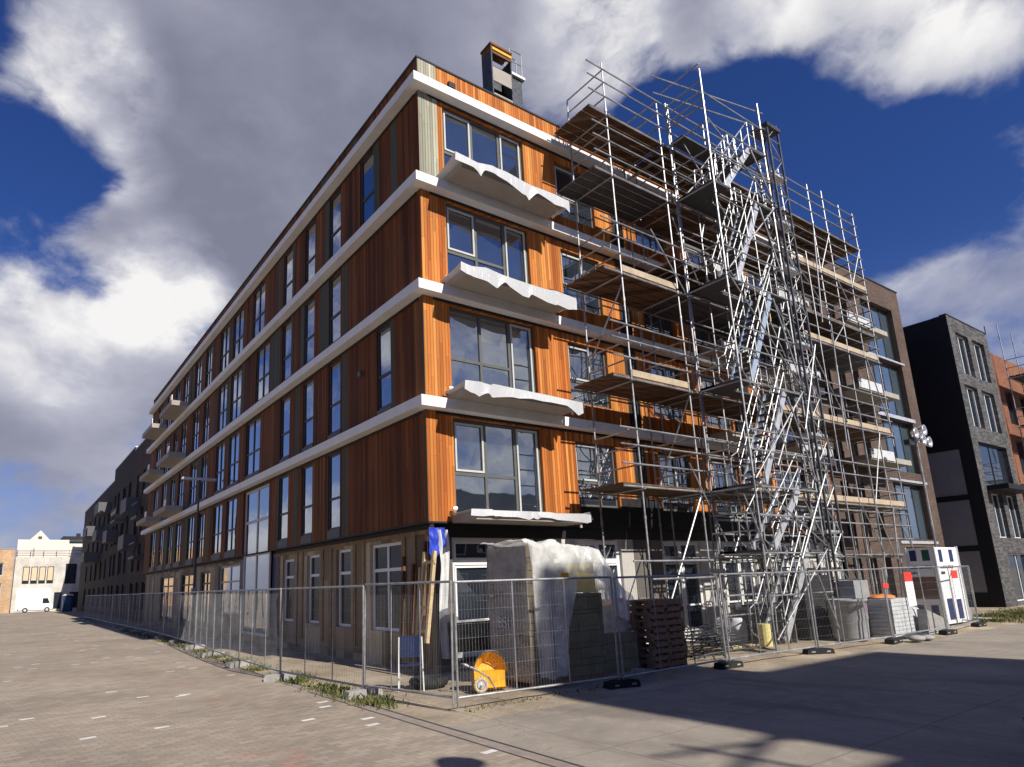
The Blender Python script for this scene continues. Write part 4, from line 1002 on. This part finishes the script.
# debris pile: pipes and branches
t = thing('scrap_pile','tangled dark heap of scrap tubes and rods behind the second black fence foot','scrap heap',(6.4,-2.6,0))
rr = random.Random(9)
for nm,n,m in (('tubes',34,'steel_dark'),('rods',26,'rubber')):
    b = MB()
    for i in range(n):
        x,y,a,l = 6.5+rr.gauss(0,.45),-2.5+rr.gauss(0,.25),rr.uniform(-.8,.8),rr.uniform(.5,1.5); z = rr.uniform(.08,.65)*math.exp(-((x-6.5)/.8)**2)+.06
        b.tube((x-l/2*cos(a),y-l/2*sin(a),z+rr.uniform(-.05,.12)),(x+l/2*cos(a),y+l/2*sin(a),z+rr.uniform(-.05,.2)),rr.uniform(.008,.022),5)
    b.build(nm,M[m],t)
b = MB(); 
for k in range(8): b.bar((5.0+.1*k,-1.6-.07*k,.08+.03*(k%3)),(8.4+.1*k,-2.0-.05*k,.10+.04*(k%2)),.14,.04)
tag(b.build('timber_planks', M['timber'], origin=(6.5,-1.8,0)),'pale scaffold planks lying flat on the sand behind the scrap heap','planks')
b = MB(); b.tube((8.3,-2.9,.16),(8.3,-2.9,.72),.15,14); tag(b.build('insulation_roll', plain('yellow_wool',(.72,.62,.25,1),.9), origin=(8.3,-2.9,0)),'yellow insulation roll standing at the left leg of the stair tower','insulation roll')
for i in range(6):
    b = MB(); x = 9.5+i*.22; b.box(x,x+.03,-2.2-.05*i,-1.3,.05,1.0+.06*(i%3)); tag(b.build('scaffold_board', M['steel'] if i%2 else M['deckdark'], origin=(x,-1.8,0)),'upright scaffold board stacked on edge inside the stair tower foot','scaffold board','scaffold boards stacked on edge')
crate(10.9,-1.5,0,.7,.6,.9,'white','white chest at the wall behind the stair tower','chest','site_chest')

# ------------------------------------------------------------------ flood light mast
fm = thing('floodlight_mast','slim mast topped by a cluster of bright reflector lamps before the brick block','floodlight mast',(21.4,-2.4,0))
b = MB(); b.tube((21.5,-2.4,.05),(21.5,-2.4,7.1),.045,8); b.tube((21.5,-2.4,6.4),(21.5,-2.4,7.4),.03,8); b.build('pole',M['steel'],fm)
b = MB(); b.box(20.95,22.05,-2.95,-1.85,.02,.5); b.tube((20.95,-2.95,.12),(20.3,-3.6,.05),.04,6); b.tube((22.05,-2.95,.12),(22.7,-3.6,.05),.04,6); b.build('base',M['tub'],fm)
for dx,dz,dy in ((-.55,.15,0),(0,.3,-.1),(.35,.35,.1),(.62,-.1,0),(-.2,-.1,-.1)):
    b = MB(); b.lathe([(.02,.12),(.12,.1),(.2,.0),(.22,-.06),(.18,-.06),(.1,.05)],(0,0,0),14)
    for i,p in enumerate(b.v): b.v[i] = Vector((21.5+dx+p.x, -2.6+dy+p.z*1.1, 7.05+dz+p.y))
    b.build('lamp_head',M['lamp_glass'],fm,smooth=True)
b = MB(); b.box(20.6,21.2,-2.5,-2.3,6.75,6.95); b.build('control_box',M['steel_dark'],fm)
b = MB(); b.tube((20.9,-2.4,6.95),(22.2,-2.4,6.95),.03,6); b.build('crossbar',M['steel'],fm)

# ------------------------------------------------------------------ side street: lamp, row buildings, end of street
lp = thing('street_lamp','thin dark street lamp standing against the side facade behind the fence','street lamp',(-.95,19.0,0))
b = MB(); b.tube((-.95,19,0),(-.95,19,7.3),.06,8,.04); b.build('pole',M['steel_dark'],lp)
b = MB(); b.box(-1.75,-.2,18.85,19.15,7.22,7.32); b.build('lamp_head',M['alu'],lp)
b = MB(); b.box(-1.06,-.84,18.89,19.11,1.9,2.2); b.build('junction_box',M['tub'],lp)
def row_block(name,label,y0,y1,h,wall,x0,bal,wins,seed):
    t = thing(name,label,'building',(x0,y0,0)); rng = random.Random(seed)
    hs = [(y0+a,y0+a+w_,.8+3*k,2.9+3*k) for k in range(int((h-1)/3)) for a,w_ in wins]
    b = MB(); facade(b,'L',y0,y1,0,h,hs,.2,o=(x0,0)); b.add([(x0,y0,0),(x0+12,y0,0),(x0+12,y0,h),(x0,y0,h)],[(0,1,2,3)]); b.add([(x0,y1,0),(x0+12,y1,0),(x0+12,y1,h),(x0,y1,h)],[(0,1,2,3)])
    b.add([(x0,y0,h-.2),(x0+12,y0,h-.2),(x0+12,y1,h-.2),(x0,y1,h-.2)],[(0,1,2,3)])
    b.build('wall',M[wall],t)
    b = MB(); b.box(x0-.03,x0+.3,y0,y1,h,h+.08); b.build('coping',M['alu'],t)
    b = MB(); b.box(x0+.4,x0+11.9,y0+.1,y1-.1,0,h-.3); b.build('inner_core',M['dark_core'],t)
    for i,hh in enumerate(hs): window(t,'L',*hh,((hh[0]+hh[1])/2,),(),'frame_dark' if rng.random()<.6 else 'frame_grey','glass_side' if rng.random()<.45 else 'glass_row',.09,.14,o=(x0,0))
    for (a,w_,z,out,solid) in bal:
        b = MB(); b.box(x0-out,x0-.002,y0+a,y0+a+w_,z,z+.2); s_ = b.build('balcony_slab',M['sill'],t)
        c = MB()
        if solid: c.box(x0-out-.02,x0-out+.08,y0+a-.02,y0+a+w_+.02,z+.02,z+1.15); c.box(x0-out+.081,x0-.003,y0+a-.02,y0+a+.06,z+.201,z+1.15)
        else:
            n=int(w_/.14)
            for i in range(n+1): c.box(x0-out,x0-out+.015,y0+a+w_*i/n,y0+a+w_*i/n+.015,z+.2,z+1.15)
            c.box(x0-out-.01,x0-out+.03,y0+a,y0+a+w_,z+1.15,z+1.2)
        c.build('balustrade',M['sill'] if solid else M['steel_dark'],s_)
row_block('row_building','dark brown brick flats with balconies adjoining the timber building along the side street',YE+.03,49,14.5,'row_brick',.35,[(1.6,2.6,4.6,.9,False),(1.6,2.6,7.6,.9,False),(6.4,3.0,8.6,1.0,True),(6.4,3.,5.6,1.0,True)],[(1.4,1.6),(4.4,1.3),(7.,1.6)],1)
row_block('row_building','charcoal brick flats second from the timber building in the shaded row',49.02,62,14.8,'row_brick_b',.35,[(3,3.,8.5,.9,False),(8,3.,7,.9,True)],[(1,1.5),(4,2),(8,1.6),(10.6,1.4)],2)
row_block('row_building','farthest dark flats in the shaded row with stacked solid balconies at the street end',62.02,97,14.2,'row_brick_b',.75,[(5,4,10.9,1.2,True),(5,4,7.9,1.2,True),(12,4,8.9,1.6,True),(12,4,5.9,1.6,True)],[(1,1.8),(5,1.8),(9,2),(14,2),(19,2),(25,2)],3)

# white gabled house closing the street
wh = thing('white_house','white painted house with a small gable and beige blinds closing the side street','building',(-7,102,0))
WY = 102
holes = [(-6.2+1.02*i,-5.35+1.02*i,4.0,6.5) for i in range(4)]+[(-.8,.7,3.9,6.9),(-2.0,-1.0,.3,2.7),(.0,1.2,.3,2.7),(2.2,3.6,4.2,6.6)]
b = MB(); facade(b,'R',-7.25,6,0,7.9,holes,.25,o=(0,WY)); b.box(-7.25,6,WY+.01,WY+8,7.7,7.78); b.build('front_wall',M['white_brick'],wh)
b = MB(); prof = [(-7.2,7.9),(-.6,7.9),(-.6,10.5),(-3.2,10.5),(-4.45,11.9),(-5.7,10.5),(-7.2,10.5)]
b.prism(prof, lambda p,d: (p[0],d,p[1]), WY+.4, WY+6); b.prism([(-.6,7.9),(5,7.9),(5,10.),(-.6,10.)], lambda p,d: (p[0],d,p[1]), WY+1.2, WY+6); b.build('upper_wall',M['white_wall'],wh)
b = MB(); b.box(-7.25,-7.24,WY,WY+8,0,7.7); b.build('side_wall',M['white_brick'],wh)
for i,h in enumerate(holes): window(wh,'R',*h,(),(),'frame_dark','glass_row',.08,.16,o=(0,WY))
for i in range(4):
    b = MB(); b.box(-6.1+1.02*i,-5.45+1.02*i,WY+.1,WY+.15,4.5,6.4); b.build('blind',M['blind'],wh)
b = MB()
for x in [-7.1+1.65*i for i in range(8)]: b.tube((x,WY+.1,7.9),(x,WY+.1,8.9),.03,5)
for z in (8.4,8.9): b.tube((-7.2,WY+.1,z),(5.5,WY+.1,z),.03,5)
b.build('terrace_rail',M['steel_dark'],wh)
b = MB(); b.box(-4.7,-4.2,WY+.36,WY+.398,10.6,11.0); b.build('gable_vent',M['brown_wood'],wh)
b = MB(); b.box(-5.2,-5.0,WY+.3,WY+.39,7.95,9.2); b.build('down_pipe',M['slab'],wh)
b = MB(); b.box(-6.7,-2.4,WY-.06,WY-.005,.2,3.35); b.build('garage_door',M['frame_white'],wh)
fb = thing('flat_roofed_house','pale flat roofed house with dark eaves rising behind the white gabled house','building',(0,110,0))
b = MB(); b.box(-.6,8,111,118,0,11.2); b.build('wall',M['white_wall'],fb)
b = MB(); b.box(-1.0,8.4,110.6,118.4,11.2,11.7); b.box(1.,1.6,112,113,11.7,12.3); b.build('roof',M['black'],fb)
b = MB(); b.box(-.3,7,110.95,111,9.6,10.9); b.build('window',M['glass_row'],fb)
tb = thing('tan_brick_house','tan brick house at the left edge beyond the paved street','building',(-16,100,0))
holes = [(-9.6,-8.6,5.2,7.0),(-9.6,-8.6,1.5,4.2),(-12.5,-11.3,5.2,7.0),(-12.5,-11.3,1.5,4.2)]
b = MB(); facade(b,'R',-22,-7.4,0,8.9,holes,.2,o=(0,100)); b.box(-22,-7.4,100.21,108,8.6,8.7); b.add([(-7.4,100,0),(-7.4,108,0),(-7.4,108,8.9),(-7.4,100,8.9)],[(0,1,2,3)]); b.build('brick_wall',M['tan_brick'],tb)
for h in holes: window(tb,'R',*h,(),(),'frame_light','glass_row',.1,.12,o=(0,100))
b = MB(); b.box(-22,-7.35,99.95,100.3,8.9,9.0); b.build('coping',M['slab'],tb)
# van
vn = thing('parked_van','white box van parked side on before the white house','van',(-4.4,97,0))
b = MB(); b.prism([(-6.4,.35),(-2.35,.35),(-2.3,.9),(-2.6,1.15),(-2.95,2.0),(-3.2,2.35),(-6.35,2.45),(-6.45,1.5)], lambda p,d: (p[0],d,p[1]), 96.2, 98.0); b.build('body',M['white'],vn)
b = MB(); b.prism([(-2.72,1.2),(-3.0,1.9),(-3.6,1.9),(-3.6,1.2)], lambda p,d: (p[0],d,p[1]), 96.18, 96.199); b.build('side_window',M['glass_row'],vn)
for x in (-5.6,-3.0):
    b = MB(); b.tube((x,96.15,.34),(x,96.4,.34),.34,16); wv = b.build('wheel',M['rubber'],vn); b = MB(); b.tube((x,96.14,.34),(x,96.149,.34),.18,12); b.build('rim',M['alu'],wv)
b = MB(); b.box(-6.5,-2.28,96.25,97.95,.3,.45); b.build('bumper',M['black'],vn)
# portable toilet
pt = thing('portable_toilet','blue portable toilet in the shade at the far end of the row','toilet cabin',(-.9,92,0))
b = MB(); b.box(-1.55,-.35,90.,91.2,.05,2.15); b.build('cabin',M['blue_dark'],pt)
b = MB(); b.box(-1.3,-.6,89.97,89.995,.15,1.95); b.build('door',plain('teal_plastic',(.03,.10,.13,1),.5),pt)
b = MB(); b.prism([(-1.6,2.15),(-.3,2.15),(-.5,2.35),(-1.4,2.35)], lambda p,d: (p[0],d,p[1]), 89.95, 91.25); b.build('roof',M['bag'],pt)

# ------------------------------------------------------------------ buildings across the streets (behind the viewer; they cast the road shadow and stand in the reflections)
def plain_block(name,label,x0,x1,y0,y1,h,mat,face,seed):
    t = thing(name,label,'building',((x0+x1)/2,(y0+y1)/2,0))
    b = MB(); b.box(x0,x1,y0,y1,0,h); b.build('wall',M[mat],t)
    b = MB(); b.box(x0-.1,x1+.1,y0-.1,y1+.1,h,h+.2); b.build('roof',M['roof'],t)
    b = MB(); g = MB(); n = int(((x1-x0) if face == 'y' else (y1-y0))/2.6)
    for k in range(int(h/3)):
        for i in range(n):
            if face == 'y': a = x0+1+i*2.6; b.box(a,a+1.3,y1+.002,y1+.05,.9+3*k,2.6+3*k); g.box(a+.08,a+1.22,y1+.051,y1+.06,.98+3*k,2.52+3*k)
            else: a = y0+1+i*2.6; b.box(x1+.002,x1+.05,a,a+1.3,.9+3*k,2.6+3*k); g.box(x1+.051,x1+.06,a+.08,a+1.22,.98+3*k,2.52+3*k)
    f = b.build('window_frames',M['frame_white'],t); g.build('panes',M['glass_row'],f); return t
plain_block('brick_house','tall narrow brick house across the road',3.1,7.5,-36,-24.8,18.4,'brown_brick','y',1)
plain_block('brick_house','lower brick house right of the tall narrow one across the road',7.52,12.3,-36,-24.8,15.0,'brown_brick','y',2)
lo = plain_block('brick_house','long low brick terrace across the road to the left',-28,3.08,-36,-24.8,11.6,'brown_brick','y',3)
plain_block('brick_house','long low brick terrace across the road to the right',12.4,60,-37,-26,8.5,'brown_brick','y',4)
plain_block('sand_brick_house','sunny sand coloured brick terrace across the side street',-62,-50,-20,30,8.5,'light_brick','x',5)
plain_block('sand_brick_house','sunny sand coloured brick terrace further along the side street',-64,-52,32,80,7.0,'light_brick','x',6)
# roof rail on the low terrace: its shadow falls on the road
rl = thing('roof_rail','tubular roof edge rail on the low terrace across the road','railing',(.5,-25,11.8))
b = MB(); b.tube((.9,-25.0,11.8),(.9,-25.0,13.4),.06,6); b.tube((-.2,-25.,12.5),(3.09,-25.0,13.3),.06,6); b.tube((.2,-25.,13.3),(3.09,-25.,12.7),.05,6); b.build('rail',M['steel'],rl)
l2 = thing('street_lamp','street lamp standing on the near side of the road, its shadow lying on the pavement','street lamp',(-2.7,-14.6,0))
b = MB(); b.tube((-2.7,-14.6,0),(-2.7,-14.6,6.3),.05,8,.035); b.build('pole',M['steel_dark'],l2)
b = MB(); b.lathe([(0,.25),(.16,.2),(.27,.05),(.27,0),(0,-.05)],(-2.7,-14.6,6.3),18); b.build('lamp_head',M['steel_dark'],l2)
# ------------------------------------------------------------------ grass
def grass_mat():
    t = NT('grass_blades'); v = t.n('TexCoord').outputs['Object']; n = t.noise(v, 1.3, 4); n2 = t.white(t.n('NewGeometry').outputs['Position'])
    col = t.ramp(n, [(.3,(.055,.075,.018,1)),(.5,(.10,.11,.03,1)),(.66,(.24,.2,.1,1))])
    return t.out(t.principled(col, .7, spec=.2))
gm = grass_mat()
def grass(name, n, fn, label):
    b = MB(); rng = random.Random(n)
    for i in range(n):
        p = fn(rng)
        if p is None: continue
        x,y,h = p; a = rng.uniform(0,2*pi); w_ = .012+.008*rng.random(); lx,ly = rng.gauss(0,.5)*h,rng.gauss(0,.5)*h
        b.add([(x-w_*cos(a),y-w_*sin(a),0),(x+w_*cos(a),y+w_*sin(a),0),(x+lx*.4+w_*.6*cos(a),y+ly*.4+w_*.6*sin(a),h*.6),(x+lx,y+ly,h)],[(0,1,2,3)])
    return tag(b.build(name,gm),label,'grass',kind='stuff')
def g1(r):
    y = r.uniform(-2.8,30) if r.random() < .5 else r.uniform(-2.4,10); c = mnoise.noise((y*.7,2.,0.))
    if c < -.15+.1*r.random(): return None
    x = -2.62+.02*max(0,min(14,y))+r.gauss(0,.2)
    return (x,y,r.uniform(.03,.14)*(1+.5*c))
grass('grass', 4200, g1, 'ragged grass strip along the side street fence')
grass('grass', 9000, lambda r: (r.uniform(21.2,34),-3.2+r.gauss(0,.6),r.uniform(.04,.16)), 'green grass verge at the right before the dark house')
grass('grass', 110, lambda r: (-1.9+r.uniform(0,3.2)**1.0,-3.75-.1*r.random()+r.gauss(0,.06),r.uniform(.03,.1)), 'few weeds under the fence near the corner post')

# ------------------------------------------------------------------ sun, sky, camera
AZ, EL = 7.0, 37.0          # azimuth from -Y towards +X
sd = Vector((sin(R(AZ))*cos(R(EL)), -cos(R(AZ))*cos(R(EL)), sin(R(EL))))
sun = bpy.data.lights.new('sun','SUN'); sun.energy = 5.0; sun.angle = R(.53); sun.color = (1,.945,.86)
so = bpy.data.objects.new('sun', sun); COL.objects.link(so); so.rotation_euler = sd.to_track_quat('Z','Y').to_euler(); so.location = sd*80
wd = bpy.data.worlds.new('World'); SC.world = wd; wd.use_nodes = True
t = NT('w', wd)
sky = t.n('TexSky', dict(sky_type='NISHITA', sun_disc=False, sun_elevation=R(EL), sun_rotation=R(180-AZ), air_density=1.0, dust_density=.4, ozone_density=2.5))
dirv = t.n('TexCoord').outputs['Generated']
X, Y, Z = t.xyz(dirv)
skyc = t.mix(1., t.n('HueSaturation', None, Saturation=1.12, Value=.8, Color=sky.outputs[0]).outputs[0], (.58,.77,1.42,1), 'MULTIPLY')
skyc = t.mix(t.maprange(Z, .0, .42, .6, 0., True), skyc, (4.2,5.0,7.6,1))
zc = t.math('ADD', t.math('MAXIMUM', Z, 0.), .22)
plane = t.comb(t.math('DIVIDE', X, zc), t.math('DIVIDE', Y, zc), 0.)
warp = t.n('VectorMath', dict(operation='ADD')); wn = t.n('TexNoise', None, Scale=2.2, Detail=4.); t.set(wn.inputs['Vector'], plane)
ws = t.n('VectorMath', dict(operation='SCALE')); t.set(ws.inputs[0], wn.outputs['Color']); ws.inputs['Scale'].default_value = .35
t.set(warp.inputs[0], plane); t.set(warp.inputs[1], ws.outputs[0]); pw = warp.outputs[0]
off = t.n('VectorMath', dict(operation='ADD')); t.set(off.inputs[0], dirv); off.inputs[1].default_value = (0.012,-.02,.05)
nd = t.n('VectorMath', dict(operation='ADD')); t.set(nd.inputs[0], dirv); w3 = t.n('TexNoise', None, Scale=5., Detail=5.); t.set(w3.inputs['Vector'], dirv)
w3s = t.n('VectorMath', dict(operation='SCALE')); t.set(w3s.inputs[0], w3.outputs['Color']); w3s.inputs['Scale'].default_value = .09
t.set(nd.inputs[1], w3s.outputs[0])
of2 = t.n('VectorMath', dict(operation='ADD')); t.set(of2.inputs[0], nd.outputs[0]); of2.inputs[1].default_value = (0.012,-.02,.055)
flat = t.n('Mapping', None, Vector=nd.outputs[0], Scale=(1.,1.,1.7)).outputs[0]; flat2 = t.n('Mapping', None, Vector=of2.outputs[0], Scale=(1.,1.,1.7)).outputs[0]
nz = t.noise(flat, 3.1, 12, .57)
nzu = t.noise(flat2, 3.1, 7, .57)
nz2 = t.noise(pw, .8, 5, .5)
def blob(d, rout, rin):
    dd = Vector(d).normalized()
    vm = t.n('VectorMath', dict(operation='DOT_PRODUCT')); t.set(vm.inputs[0], dirv); vm.inputs[1].default_value = dd
    return t.maprange(vm.outputs['Value'], cos(R(rout)), cos(R(rin)), 0., 1., True)
def blobs(lst):
    acc = None
    for d, ro, ri, wt in lst:
        q = t.math('MULTIPLY', blob(d,ro,ri), wt)
        acc = q if acc is None else t.math('ADD', acc, q)
    return acc
cov = blobs([((.205,.732,.65),20,4,.42),((.326,.751,.574),17,3,.42),((.456,.565,.688),17,4,.42),((.149,.842,.519),11,2,.3),((.03,.785,.62),8,1,.5),((.03,.94,.342),13,2,.25),((.02,.98,.202),13,3,.25),((.196,.905,.379),12,2,.35),((.56,.45,.70),9,2,.22),
    ((.018,.84,.543),5.5,1,-.45),((-.06,.767,.66),6,1,-.12),((.79,.32,.52),11,3,-.45),((.70,.40,.585),8,2,-.4),((.885,.2,.45),7,1,-.4),((.676,.335,.672),6,1,.45),((.787,.188,.605),8,1,.28),((.86,.30,.42),7,1,-.25),((.91,.225,.34),12,2,.26),((.835,.12,.55),11,2,.3),((.74,.22,.64),9,1,.42),((.65,.36,.68),7,1,.3),((.93,.23,.28),8,2,.2),((-.55,.8,.28),34,12,.2),((.5,-.8,.35),34,8,.3),((0,-.5,.86),55,25,-.45),((.3,-.1,.95),40,20,-.3)])
dens = t.math('ADD', t.math('ADD', t.math('MULTIPLY', t.math('SUBTRACT', nz, .5), 2.6), t.math('MULTIPLY', t.math('SUBTRACT', nz2, .5), .7)), t.math('MULTIPLY', cov, 1.15))
mask = t.maprange(dens, .03, .43, 0., 1., True)
bright = blobs([((.028,.783,.621),6,1,.75),((.147,.9,.411),6.5,1,.95),((.085,.838,.539),3.5,.5,.5),((.03,.94,.342),9,2,.4),((.56,.45,.69),7,1,.55),((.835,.15,.53),14,4,.42),((.744,.246,.622),12,3,.42),((.904,.227,.363),14,4,.3),((0,-.93,.35),40,15,.5),((-.55,.8,.28),34,10,.25),((.5,-.8,.35),34,8,.45)])
thick = t.maprange(dens, .3, 1.1, 0., 1.)
emb = t.math('MULTIPLY', t.math('SUBTRACT', nz, nzu), 2.6)
shade = t.math('ADD', t.math('ADD', t.math('MULTIPLY', emb, t.maprange(bright, 0., .6, .45, 1.)), t.math('MULTIPLY', bright, t.maprange(nz, .3, .6, .55, 1.1))), t.math('MULTIPLY', t.math('SUBTRACT', .55, thick), .38))
cc = t.ramp(t.math('ADD', shade, .22, clamp=True), [(0,(3.0,3.15,4.1,1)),(.3,(4.2,4.3,5.5,1)),(.65,(7.,7.1,8.2,1)),(1,(13.,12.8,12.6,1))])
thin = blobs([((.88,.2,.42),22,12,.55)])
col = t.mix(t.math('MULTIPLY', mask, t.math('SUBTRACT', .96, t.math('MULTIPLY', thin, t.maprange(dens, .9, .25, 0., 1.)))), skyc, cc)
bg = t.n('Background', None, Color=col, Strength=.06)
ow = t.t.nodes.new('ShaderNodeOutputWorld'); t.t.links.new(bg.outputs[0], ow.inputs[0])
try: wd.cycles.sampling_method = 'MANUAL'; wd.cycles.sample_map_resolution = 512
except Exception: pass

cam = bpy.data.cameras.new('camera'); co = bpy.data.objects.new('camera', cam); COL.objects.link(co)
fwd = Vector((.55039765,.80779128,.21103478)); rgt = Vector((.8298981,-.55696697,-.03251078)); upv = -Vector((.09127748,.19303122,-.97693775))
m = Matrix.Identity(4)
for i in range(3): m[i][0] = rgt[i]; m[i][1] = upv[i]; m[i][2] = -fwd[i]
m.translation = Vector((-8.18698,-12.79063,2.0)); co.matrix_world = m
cam.sensor_width = 36; cam.lens = 645.14/1024*36
cam.shift_x = (512-448.34)/1024; cam.shift_y = -(383.5-444.63)/1024
cam.clip_start = .1; cam.clip_end = 2000
SC.camera = co
SC.view_settings.view_transform = 'Standard'; SC.view_settings.look = 'None'; SC.view_settings.exposure = .3; SC.view_settings.gamma = 1
SC.render.resolution_x, SC.render.resolution_y = 1024, 767
